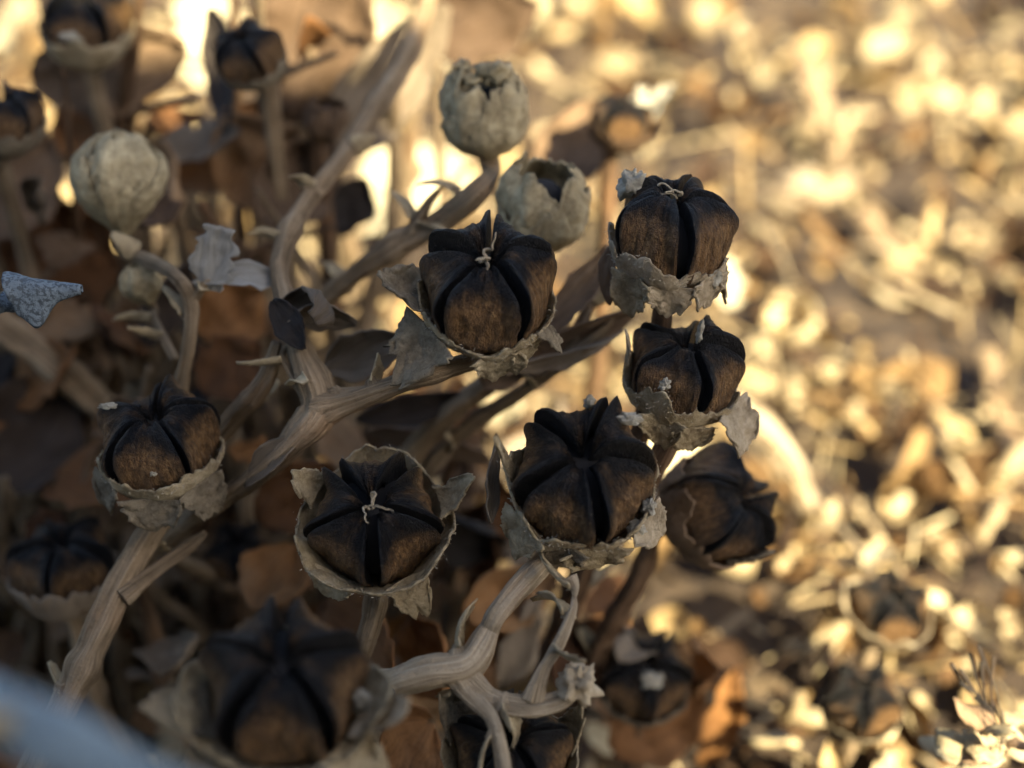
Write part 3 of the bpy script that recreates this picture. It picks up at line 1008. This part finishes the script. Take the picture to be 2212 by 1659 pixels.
# ------------------------------------------------------------------ leaves placed one by one
def leaf(label, base, tip, width, m, roll=0., curl=.6, cup=.3, twist=0., rag=.15, seed=0., cat='leaf', group='dry leaves', res=(16, 10), rib=True, tipw=0., shape=.9, up=None):
    a, b_ = at(*base), at(*tip)
    y = b_ - a
    L = y.length
    y.normalize()
    z = (up or -FWD)
    z = (z - y * z.dot(y)).normalized()
    x = y.cross(z)
    q = Matrix((x, y, z)).transposed().to_quaternion() @ Quaternion((0, 1, 0), R(roll))
    o = leaf_mesh(L * (1 + .12 * abs(curl)), width, seed, curl, cup, twist, rag, res[0], res[1], shape, tipw).build('dried_leaf', m, None, thick=.012)
    o.location = a
    o.rotation_mode = 'QUATERNION'
    o.rotation_quaternion = q
    tag(o, label, cat, group)
    return o


def rolled(name, parent, origin, x0, x1, r0, r1, a0, a1, slant, d, yc, seed, drop=0.):
    """part of a leaf rolled about a level line: x0..x1 along the picture's right, open between a1 and a0"""
    k = HF * d / 2212
    mb = MB()
    rows = []
    for i in range(31):
        t = i / 30
        row = []
        for q in range(33):
            f = q / 32
            a = R(a0 + (a1 - a0) * f)
            xs_ = x0 + slant * (.5 - .5 * math.sin(a + .6)) + 7 * nz(q * .35, seed)
            x = xs_ + (x1 - xs_) * t
            r = (r0 + (r1 - r0) * t ** .8) * (1 + .18 * nz(t * 3, f * 4, seed) + .07 * nz(t * 9, f * 11, seed))
            e = drop * bump(f, 1., .16) * bump(t, .28, .22)
            p = at(x, yc - 8 * t + 4 * nz(t * 3, seed) - r * math.sin(a) + e, d) - FWD * (r * math.cos(a) * k)
            row.append(p - origin)
        rows.append(row)
    mb.grid(rows)
    return mb.build(name, M_LEAF_BLUE, parent, thick=.016)


o_ = at(176, 628, 9.6)
tb = empty('dried_leaf', o_)
tag(tb, 'bluish grey speckled leaf rolled into a hood at the left edge', 'leaf', 'dry leaves')
rolled('rolled_blade', tb, o_, 14, 176, 44, 9, 205, -75, 46, 9.6, 634, 3.1, 46)
rolled('inner_fold', tb, o_, -70, 48, 30, 20, 150, -60, 10, 9.78, 660, 5.7, 12)
mb = MB()
mb.tube([(at(10, 640, 9.75) - o_, .05), (at(-60, 690, 9.9) - o_, .06), (at(-160, 800, 10.2) - o_, .07)], 10, 6)
mb.build('leaf_stalk', M_STEM, tb)
leaf('torn bleached leaf scrap standing up beside the bent stem', (448, 625, 10.35), (478, 492, 10.3), .30, M_LEAF_WHITE, 0, .3, .15, .1, .5, 32, tipw=.6)
leaf('bleached leaf scrap arching right from the bent stem', (440, 605, 10.35), (598, 575, 10.35), .22, M_LEAF_WHITE, -35, -.7, .3, .5, .4, 33, tipw=.2)
leaf('dry grey leaf curled into a loop at left of centre', (612, 668, 10.2), (760, 600, 10.2), .34, M_LEAF_TAN, 25, 2.6, .35, .4, .2, 34, tipw=.3)
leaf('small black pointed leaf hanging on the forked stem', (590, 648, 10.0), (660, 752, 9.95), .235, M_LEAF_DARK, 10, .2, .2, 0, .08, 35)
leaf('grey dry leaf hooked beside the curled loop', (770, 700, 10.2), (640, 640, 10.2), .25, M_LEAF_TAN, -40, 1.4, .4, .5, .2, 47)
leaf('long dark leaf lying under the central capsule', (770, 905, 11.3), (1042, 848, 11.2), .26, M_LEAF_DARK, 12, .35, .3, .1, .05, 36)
leaf('brown leaf shaded under the long dark leaf', (790, 930, 11.9), (1060, 960, 11.9), .34, M_LEAF_BROWN, 40, .4, .3, .1, .1, 48)
leaf('broad brown veined leaf fanning right behind the central capsule', (1040, 830, 10.7), (1340, 668, 10.9), .32, M_LEAF_BROWN, 15, .4, .5, .5, .3, 37, tipw=.25, res=(26, 14))
leaf('brown leaf above the veined one behind the central capsule', (1120, 760, 10.7), (1320, 580, 11), .32, M_LEAF_BROWN, -25, .6, .5, .6, .35, 38, tipw=.2, res=(26, 14))
leaf('narrow tan leaf below the veined one, pointing at the stacked capsules', (1080, 800, 10.5), (1360, 745, 10.7), .2, M_LEAF_TAN, 30, -.5, .6, .8, .3, 43, tipw=.15, res=(26, 12))
leaf('brown blade dropping from beneath the tall capsule', (1320, 530, 9.95), (1305, 650, 9.9), .16, M_LEAF_BROWN, 30, -.5, .3, .2, .1, 39)
leaf('tan bract at the joint of the forked stem', (640, 945, 9.9), (520, 1045, 9.95), .24, M_LEAF_TAN, 20, -.4, .4, .3, .1, 40)
leaf('grey brown leaf between the forked stem and the central capsule', (700, 800, 10.5), (880, 740, 10.5), .4, M_LEAF_TAN, -15, .5, .4, .3, .2, 41)
leaf('pale grey bract standing left of the sharpest capsule', (1060, 1130, 9.45), (1052, 960, 9.6), .16, M_LEAF_TAN, 50, .4, .3, .2, .2, 46)
# warm brown leaves low in the shade
for i, (b0, t0, w, ro) in enumerate([((700, 1300, 11.2), (900, 1560, 10.6), .95, 10), ((930, 1560, 10.4), (800, 1690, 10), .8, -20), ((1000, 1330, 11.6), (1180, 1230, 11.8), .6, 10),
                                     ((880, 1340, 11.2), (1010, 1480, 11), .7, 30), ((430, 720, 12.2), (560, 640, 12.4), .75, 0), ((440, 850, 12.0), (560, 760, 12.2), .7, -15),
                                     ((560, 1130, 11.6), (700, 1000, 11.8), .7, 20), ((1200, 1480, 12), (1300, 1350, 12.4), .8, 10), ((640, 1180, 11.8), (560, 1330, 11.5), .7, 15),
                                     ((300, 330, 13), (420, 480, 12.6), .8, 15), ((1320, 1620, 12.4), (1480, 1480, 12.8), .9, 5)]):
    leaf(['rusty orange leaf lying below the tan cupped star', 'rusty leaf at the bottom edge left of the pale forked stem', 'orange brown leaf behind the fork of the pale stem',
          'brown leaf curled left of the pale fork', 'glowing orange leaf behind the bent stem at left', 'rust brown leaf under the glowing orange one', 'tan brown leaf behind the tan cupped star',
          'brown leaf behind the frayed stem tip', 'dull brown leaf under the small blurred black capsule', 'reddish brown leaf right of the closed papery bud',
          'brown leaf beside the gaping blurred capsule'][i], b0, t0, w, M_LEAF, ro, .5 + .1 * (i % 4), .35, .2, .15, 50 + i)

# ------------------------------------------------------------------ thicket of leaves and stems behind
GAPS = [(890, 400, 110), (880, 330, 60), (430, 60, 75), (420, 150, 45), (565, 60, 40), (170, 255, 55), (20, 130, 50), (60, 20, 60), (545, 775, 45), (590, 545, 35), (1440, 985, 60),
        (1080, 880, 50), (620, 1085, 40), (720, 850, 25), (830, 60, 60), (600, 690, 30), (690, 545, 30), (800, 720, 60), (1100, 120, 90), (330, 170, 30), (960, 330, 60), (640, 270, 30)]


def shaded(p, pad=0):
    return True


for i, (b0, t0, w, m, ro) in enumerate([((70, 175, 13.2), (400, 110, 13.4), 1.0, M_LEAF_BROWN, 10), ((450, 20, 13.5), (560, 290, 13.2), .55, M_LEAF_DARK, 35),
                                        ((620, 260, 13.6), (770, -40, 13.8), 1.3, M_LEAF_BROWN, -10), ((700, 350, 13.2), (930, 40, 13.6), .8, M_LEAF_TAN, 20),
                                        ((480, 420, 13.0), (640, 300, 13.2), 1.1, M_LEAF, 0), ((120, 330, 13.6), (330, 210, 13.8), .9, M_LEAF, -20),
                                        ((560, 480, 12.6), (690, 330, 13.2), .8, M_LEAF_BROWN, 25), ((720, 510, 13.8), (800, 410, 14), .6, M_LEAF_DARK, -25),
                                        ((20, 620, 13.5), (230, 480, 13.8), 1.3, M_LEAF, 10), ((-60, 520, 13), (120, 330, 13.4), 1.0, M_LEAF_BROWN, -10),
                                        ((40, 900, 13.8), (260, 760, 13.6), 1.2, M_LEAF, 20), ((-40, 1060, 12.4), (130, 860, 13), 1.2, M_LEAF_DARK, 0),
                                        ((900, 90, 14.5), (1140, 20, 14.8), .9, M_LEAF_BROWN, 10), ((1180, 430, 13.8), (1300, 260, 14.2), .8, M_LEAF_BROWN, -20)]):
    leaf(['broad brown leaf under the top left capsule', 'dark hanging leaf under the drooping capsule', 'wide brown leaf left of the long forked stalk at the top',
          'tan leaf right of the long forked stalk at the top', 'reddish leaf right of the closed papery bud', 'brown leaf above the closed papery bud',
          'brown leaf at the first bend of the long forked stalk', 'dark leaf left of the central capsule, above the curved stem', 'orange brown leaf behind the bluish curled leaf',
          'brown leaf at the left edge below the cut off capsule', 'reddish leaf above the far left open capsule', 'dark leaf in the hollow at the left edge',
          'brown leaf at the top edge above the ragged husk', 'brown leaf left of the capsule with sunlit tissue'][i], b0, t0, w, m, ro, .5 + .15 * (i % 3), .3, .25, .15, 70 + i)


MARKS = [(1052, 612, 'central capsule'), (262, 392, 'closed papery bud'), (182, 52, 'top left black capsule'), (535, 120, 'drooping capsule'), (700, 400, 'long forked stalk'),
         (340, 940, 'far left open capsule'), (810, 1118, 'tan cupped star'), (612, 1470, 'big lower left capsule'), (1000, 1460, 'pale forked stem'), (1260, 1020, 'sharpest capsule'),
         (480, 560, 'bleached leaf scraps'), (80, 630, 'bluish rolled leaf'), (930, 885, 'long dark leaf'), (135, 1212, 'left edge brown capsule'), (5, 245, 'cut off left capsule'),
         (1390, 1452, 'gaping blurred capsule'), (1045, 235, 'ragged pale husk'), (515, 1195, 'small blurred black capsule'), (220, 1400, 'thick ribbed stem'), (690, 880, 'hub of the forked stalk'),
         (60, 1580, 'bluish foreground stalk'), (1105, 1600, 'half hidden bottom capsule'), (1568, 1092, 'capsule tipped to the right'), (1452, 486, 'tall capsule'), (1480, 786, 'capsule with the torn bract'),
         (1740, 410, 'level bleached stem'), (1770, 250, 'upright pale stem'), (1345, 255, 'capsule with sunlit tissue'), (1700, 1000, 'thick sunlit stem'), (1922, 1308, 'small sunlit capsule'),
         (1862, 1508, 'dim lower right capsule'), (2145, 1585, 'crumpled flower head'), (2200, 40, 'top right corner'), (2200, 480, 'upper right edge'), (2180, 900, 'slanting tan stem'),
         (1960, 570, 'soft tan slanting stem'), (1500, 60, 'middle of the top edge'), (1950, 900, 'open litter patch')]


def where(px, py):
    a, b_, nm = min(MARKS, key=lambda m: (m[0] - px) ** 2 + (m[1] - py) ** 2)
    dx, dy = px - a, py - b_
    rel = ('right of' if dx > 0 else 'left of') if abs(dx) > abs(dy) else ('below' if dy > 0 else 'above')
    if math.hypot(dx, dy) < 70:
        rel = 'near' if nm.endswith(('edge', 'corner', 'patch')) else 'behind'
    return rel + ' the ' + nm


BRIGHT = [(890, 395, 20.5, 105, 'big added cream leaf glowing in the sun behind the curved stem'), (815, 455, 18.5, 60, 'added cream sunlit leaf below the big glowing one'),
          (425, 55, 20.5, 75, 'added cream leaf in the sun at the top edge right of the black capsule'), (420, 140, 20.5, 42, 'small added sunlit leaf below the cream one at the top edge'),
          (566, 60, 20.5, 40, 'added cream sunlit leaf between the drooping capsule and the forked stalk'), (165, 250, 20.5, 52, 'added sunlit leaf above the closed papery bud'),
          (18, 70, 20.5, 55, 'added sunlit leaf at the left end of the top edge'), (548, 778, 15.2, 42, 'added sunlit leaf low between the bent stem and the forked stalk'),
          (1440, 985, 14.5, 70, 'added bright leaf in the sun below the torn pale bract'), (1085, 885, 14.6, 45, 'added bright leaf in the sun above the spiky sepal'),
          (622, 1085, 14.2, 38, 'added sunlit leaf peeping out beside the tan cupped star'), (830, 45, 20.5, 55, 'added sunlit leaf at the top edge beside the forked stalk'),
          (800, 720, 15.6, 50, 'added sunlit leaf under the grey sepals of the central capsule'), (1250, 740, 14.6, 20, 'tiny added sunlit leaf under the veined brown leaf'),
          (960, 120, 20.5, 60, 'added sunlit leaf left of the ragged pale husk'), (1570, 620, 17, 45, 'added sunlit leaf right of the tall capsule'), (1290, 1590, 13.5, 32, 'added bright leaf tip at the bottom edge'),
          (1395, 1600, 13.5, 30, 'second added bright leaf tip at the bottom edge, further right')]
for i, (px, py, d, r, lab) in enumerate(BRIGHT):  # cream leaves added to give thicket gaps the brightness of sunlit ground
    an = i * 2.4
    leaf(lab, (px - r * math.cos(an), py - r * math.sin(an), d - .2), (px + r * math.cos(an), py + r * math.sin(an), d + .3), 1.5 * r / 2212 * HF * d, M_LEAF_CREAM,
         (-25, 10, 30, 0)[i % 4], .4 + .2 * (i % 3), .3, .3, .35, 300 + i, group='added pale leaves in the sun behind the thicket', shape=.8, tipw=.3)


def near_gap(px, py, pad):
    return any(math.hypot(px - a, py - b_) < r + pad for a, b_, r in GAPS)


rs = random.Random(5)
n = tries = 0
while n < 190 and tries < 9000:
    tries += 1
    px = rs.uniform(-120, 1560)
    py = rs.uniform(-60, 1720)
    d = rs.uniform(11.8, 16.5)
    if (px > 940 and py < 880) or (px > 1300 and py < 1280):
        continue
    if near_gap(px, py, 60):
        continue
    p = at(px, py, d)
    if p.z < .3:
        continue
    ang = rs.uniform(0, 2 * math.pi)
    ln = rs.uniform(70, 190)
    q = (px + ln * math.cos(ang), py + ln * math.sin(ang), d + rs.uniform(-.8, .8))
    if at(*q).z < .1 or near_gap(q[0], q[1], 35) or near_gap((px + q[0]) / 2, (py + q[1]) / 2, 50):
        continue
    m = rs.choice([M_LEAF, M_LEAF, M_LEAF, M_LEAF_BROWN, M_LEAF_BROWN, M_LEAF_TAN, M_LEAF_DARK])
    leaf('blurred %s leaf %s' % ({M_LEAF: 'rusty brown', M_LEAF_BROWN: 'dull brown', M_LEAF_TAN: 'grey tan', M_LEAF_DARK: 'blackish'}[m], where((px + q[0]) / 2, (py + q[1]) / 2)), (px, py, d), q, rs.uniform(.25, .75), m, rs.uniform(-60, 60), rs.uniform(-1.2, 1.4), rs.uniform(.1, .6),
         rs.uniform(-.9, .9), .45, 100 + n, group='blurred brown leaves of the thicket', res=(9, 6), rib=False)
    n += 1
n = tries = 0
while n < 150 and tries < 4000:
    tries += 1
    px = rs.uniform(-150, 1350)
    py = rs.uniform(-80, 1300)
    d = rs.uniform(11.8, 15.5)
    if (px > 960 and py < 900) or near_gap(px, py, 50):
        continue
    p = at(px, py, d)
    if p.z < 1:
        continue
    e = Vector((p.x + rs.uniform(-1.6, 1.0), p.y + rs.uniform(-.6, 1.6), -.1))
    mid = p.lerp(e, .5) + Vector((rs.uniform(-.4, .4), rs.uniform(-.3, .3), rs.uniform(-.2, .4)))
    r = rs.uniform(.035, .10)
    runs = [[(p, r * .5), (p.lerp(mid, .5) + Vector((rs.uniform(-.15, .15), 0, 0)), r), (mid, r * 1.1), (e, r * 1.25)]]
    for k in range(rs.randint(0, 2)):
        j = p.lerp(mid, rs.uniform(.3, 1))
        runs.append([(j + Vector((rs.uniform(-.9, .9), rs.uniform(-.4, .4), rs.uniform(.3, 1.0))), r * .3), (j + Vector((rs.uniform(-.3, .3), 0, .25)), r * .6), (j, r * .8)])
    m = rs.choice([M_STEM, M_STEM, M_STEM, M_STEM_BROWN])
    stem('blurred %s %sstalk %s' % ('tan' if m is M_STEM else 'brown', ('', 'forked ', 'branching ')[len(runs) - 1], where(px, py)), m, runs, group='blurred stems of the thicket', seed=40 + n)
    n += 1


# ------------------------------------------------------------------ dry flower head in the lower right corner
rs = random.Random(3)
c0 = at(2145, 1585, 10.7)
t = empty('dry_flower_head', c0)
tag(t, 'sharp sunlit crumpled flower head in the lower right corner with dark thin stamens', 'flower head')
for k in range(13):
    L = rs.uniform(.22, .42)
    o = sepal_mesh(L, L * rs.uniform(.5, .9), 400 + k, rs.uniform(-.8, 1.0), .4, 10, 8).build('bract', rs.choice([M_CALYX, M_CALYX_PALE, M_LEAF_BROWN, M_BUD]), t, thick=.012)
    o.location = Vector((rs.gauss(0, .13), rs.gauss(0, .13), rs.gauss(-.05, .1)))
    o.rotation_mode = 'QUATERNION'
    o.rotation_quaternion = Vector((rs.gauss(0, 1), rs.gauss(-.5, .6), rs.uniform(-.5, .45))).to_track_quat('Y', 'Z')
for k in range(9):
    mb = MB()
    e = at(2080 + rs.uniform(-40, 70), 1450 + rs.uniform(-60, 90), 10.65 + rs.uniform(-.1, .1)) - c0
    p0 = Vector((rs.gauss(0, .08), rs.gauss(0, .08), 0))
    mb.tube([(p0, .007), (p0.lerp(e, .6) + Vector((rs.gauss(0, .04), 0, rs.gauss(0, .04))), .006), (e, .018), (e + (e - p0).normalized() * .03, .008)], 7, 4, 0, .1, k)
    mb.build('stamen', M_LEAF_DARK, t)
mb = MB()
g0 = Vector((c0.x + .3, c0.y + .8, -.1)) - c0
mb.tube([(Vector((0, 0, 0)), .05), (g0 * .5, .06), (g0, .07)], 8, 4)
mb.build('stalk', M_STEM, t)

# ------------------------------------------------------------------ litter on the ground
def chip_mesh(kind, seed):
    rs = random.Random(seed)
    mb = MB()
    if kind == 'straw':                     # broken stalk
        w = rs.uniform(.02, .05)
        bend = rs.uniform(-.25, .25)
        mb.tube([(Vector((0, -.9, 0)), w * .8), (Vector((bend * .6, 0, .05)), w), (Vector((bend, .9, 0)), w * .6)], 6, 2, .1, .2, seed)
        mb.crd = {}
    elif kind == 'chip':                      # splinter of bark or wood
        L, w, h = 1., rs.uniform(.14, .34), rs.uniform(.06, .16)
        rows = []
        for i in range(6):
            t = i / 5
            k = (math.sin(math.pi * (t * .86 + .07)) ** .5)
            ox, oz = .1 * nz(t * 2, seed), .1 * nz(t * 2, seed + 9)
            rows.append([(ox + w * .5 * k * (1 + .3 * nz(t * 4, j * 1.3, seed)) * math.cos(2 * math.pi * j / 7), (t - .5) * L,
                          oz + h * .5 * k * (1 + .3 * nz(t * 4, j * 1.3, seed + 4)) * math.sin(2 * math.pi * j / 7)) for j in range(7)])
        idx = mb.grid(rows, True)
        mb.f.append(tuple(idx[0][::-1]))
        mb.f.append(tuple(idx[-1]))
    elif kind == 'flake':                   # curled leaf fragment
        lm = leaf_mesh(1., rs.uniform(.5, .9), seed, rs.uniform(-1, 1.4), rs.uniform(.2, .6), rs.uniform(-.5, .5), .3, 6, 5)
        mb = lm
        mb.v = [(x, y - .5, z + .05) for x, y, z in mb.v]
    else:                                   # empty cup shaped husk
        rows = []
        for i in range(6):
            t = i / 5
            r = .12 + .36 * math.sin(t * 1.9) ** .8
            rows.append([((r + .05 * nz(j, t * 3, seed)) * math.cos(2 * math.pi * j / 9), (r + .05 * nz(j + 5, t * 3, seed)) * math.sin(2 * math.pi * j / 9),
                          -.4 + .8 * t + (.12 * nz(j * 1.1, seed) if i == 5 else 0)) for j in range(9)])
        mb.grid(rows, True)
    mb.tone = [0.] * len(mb.v)
    mb.crd = {}
    return mb


protos = []
for kind, name in (('chip', 'wood_chip'), ('flake', 'leaf_flake'), ('husk', 'empty_husk'), ('straw', 'straw')):
    for s in range(5):
        protos.append((name, chip_mesh(kind, s * 3.3 + 1.7)))

rs = random.Random(77)
bits = []
for i in range(14000):
    y = -4 + 44 * rs.random() ** 1.15
    x = rs.uniform(-1, 1) * (9 + .42 * (y + 6))
    k = rs.choices(range(20), weights=[3] * 5 + [3] * 5 + [.4] * 5 + [3.2] * 5)[0]
    if nz(x * .5, y * .5, 2.2) < -.10 and rs.random() < .5:
        continue
    sc = (.20 + .62 * rs.random() ** 1.8) * (1.7 if rs.random() < .09 else 1)
    z = ground_h(x, y) + rs.uniform(-.3, .25) + .05 + (rs.uniform(.1, .9) if rs.random() < .16 else 0)
    rot = Quaternion((0, 0, 1), rs.uniform(0, 6.28)) @ Quaternion((1, 0, 0), rs.gauss(0, .55)) @ Quaternion((0, 1, 0), rs.gauss(0, .5))
    v = Vector((x, y, z)) - CAM
    d = v.dot(FWD)
    u, w = v.dot(RGT) / (HF * d) + .5, .5 - v.dot(UPV) / (VF * d)
    ux, uy = u * 2212, w * 1659
    seen = d > 1 and -.02 < u < 1.02 and -.02 < w < 1.02 and (u > .56 or w < .12)
    bits.append((sc / d if seen else 0, ux, uy, x, y, z, sc, k, rot, (rs.random() * .55 + .5 + .85 * nz(x * .3, y * .3, 5.5)) % 1.0 if rs.random() < .8 else rs.random()))
bits.sort(key=lambda b_: -b_[0])
mesh_of = {}
LIT = {'wood_chip': ('bark splinter in the litter', 'wood chip', 'bark splinters in the ground litter'),
       'leaf_flake': ('curled leaf fragment in the litter', 'leaf fragment', 'leaf fragments in the ground litter'),
       'straw': ('broken straw in the litter', 'straw', 'broken straws in the ground litter'),
       'empty_husk': ('cup shaped husk in the litter', 'husk', 'empty husks in the ground litter')}
for (_, ux, uy, x, y, z, sc, k, rot, t) in bits[:300]:
    name, mb = protos[k]
    if k not in mesh_of:
        o = mb.build(name, M_LITTER)
        mesh_of[k] = o
    else:
        o = mesh_of[k].copy()
        COL.objects.link(o)
    o.location = (x, y, z)
    o.rotation_mode = 'QUATERNION'
    o.rotation_quaternion = rot
    o.scale = (sc,) * 3
    lab, ct, gr = LIT[name]
    tag(o, ('large ' if sc > 1.1 else 'small ' if sc < .75 else '') + lab + ' ' + where(ux, uy), ct, gr)
rs = random.Random(19)
n = 0
while n < 40:
    x, y = rs.uniform(-6, 14), rs.uniform(2.5, 26)
    an = rs.uniform(0, math.pi)
    L = rs.uniform(.8, 2.6)
    z = ground_h(x, y) + rs.uniform(.25, .9)
    p0 = Vector((x, y, z))
    p1 = p0 + Vector((math.cos(an) * L, math.sin(an) * L, rs.uniform(-.5, .7)))
    r = rs.uniform(.02, .055)
    mb = MB()
    mb.tube([(Vector((0, 0, 0)), r * .8), ((p1 - p0) * .4 + Vector((rs.uniform(-.12, .12), rs.uniform(-.12, .12), .08)), r), (p1 - p0, r * .5)], 7, 4, .1, .2, n)
    o = mb.build('twig', rs.choice([M_STEM, M_STEM, M_STEM_BROWN, M_STEM_PALE]))
    o.location = p0
    vv = (p0 + p1) * .5 - CAM
    dd = vv.dot(FWD)
    tag(o, 'thin broken twig on the litter ' + where((vv.dot(RGT) / (HF * dd) + .5) * 2212, (.5 - vv.dot(UPV) / (VF * dd)) * 1659), 'twig', 'broken twigs on the ground litter')
    n += 1
big = MB()
for (_, ux, uy, x, y, z, sc, k, rot, t) in bits[300:]:
    mb = protos[k][1]
    base = len(big.v)
    M = Matrix.Translation((x, y, z)) @ rot.to_matrix().to_4x4() @ Matrix.Scale(sc, 4)
    big.v += [tuple(M @ Vector(q)) for q in mb.v]
    big.tone += [t] * len(mb.v)
    big.f += [tuple(base + q for q in f_) for f_ in mb.f]
lit = big.build('ground_litter', M_LITTER)
tag(lit, 'bleached bark splinters, leaf fragments and husks covering the ground', 'plant litter', kind='stuff')

# ------------------------------------------------------------------ look-alikes that share a label are told apart by their place
bpy.context.view_layer.update()
same = {}
for o in COL.objects:
    if o.parent is None and o.get('label') and o.get('kind') != 'stuff':
        same.setdefault(o['label'], []).append(o)
ORD = ['leftmost', 'second from the left', 'third from the left', 'fourth from the left', 'fifth from the left', 'sixth from the left', 'seventh from the left', 'eighth from the left']


def px_of(o):
    ps = [o.matrix_world @ Vector(c) for c in o.bound_box] if o.type == 'MESH' else [c.matrix_world @ Vector(q) for c in o.children for q in c.bound_box]
    p = sum(ps, Vector((0, 0, 0))) / len(ps) - CAM
    return p.dot(RGT) / p.dot(FWD)


for lab, os_ in same.items():
    if 1 < len(os_) <= len(ORD):
        os_.sort(key=px_of)
        for k, o in enumerate(os_):
            word = 'rightmost' if k == len(os_) - 1 else ORD[k]
            new = '%s, %s' % (lab, word)
            if len(new.split()) > 16:
                new = '%s, %s' % (lab.replace(' in the litter', ''), word)
            if len(new.split()) <= 16:
                o['label'] = new
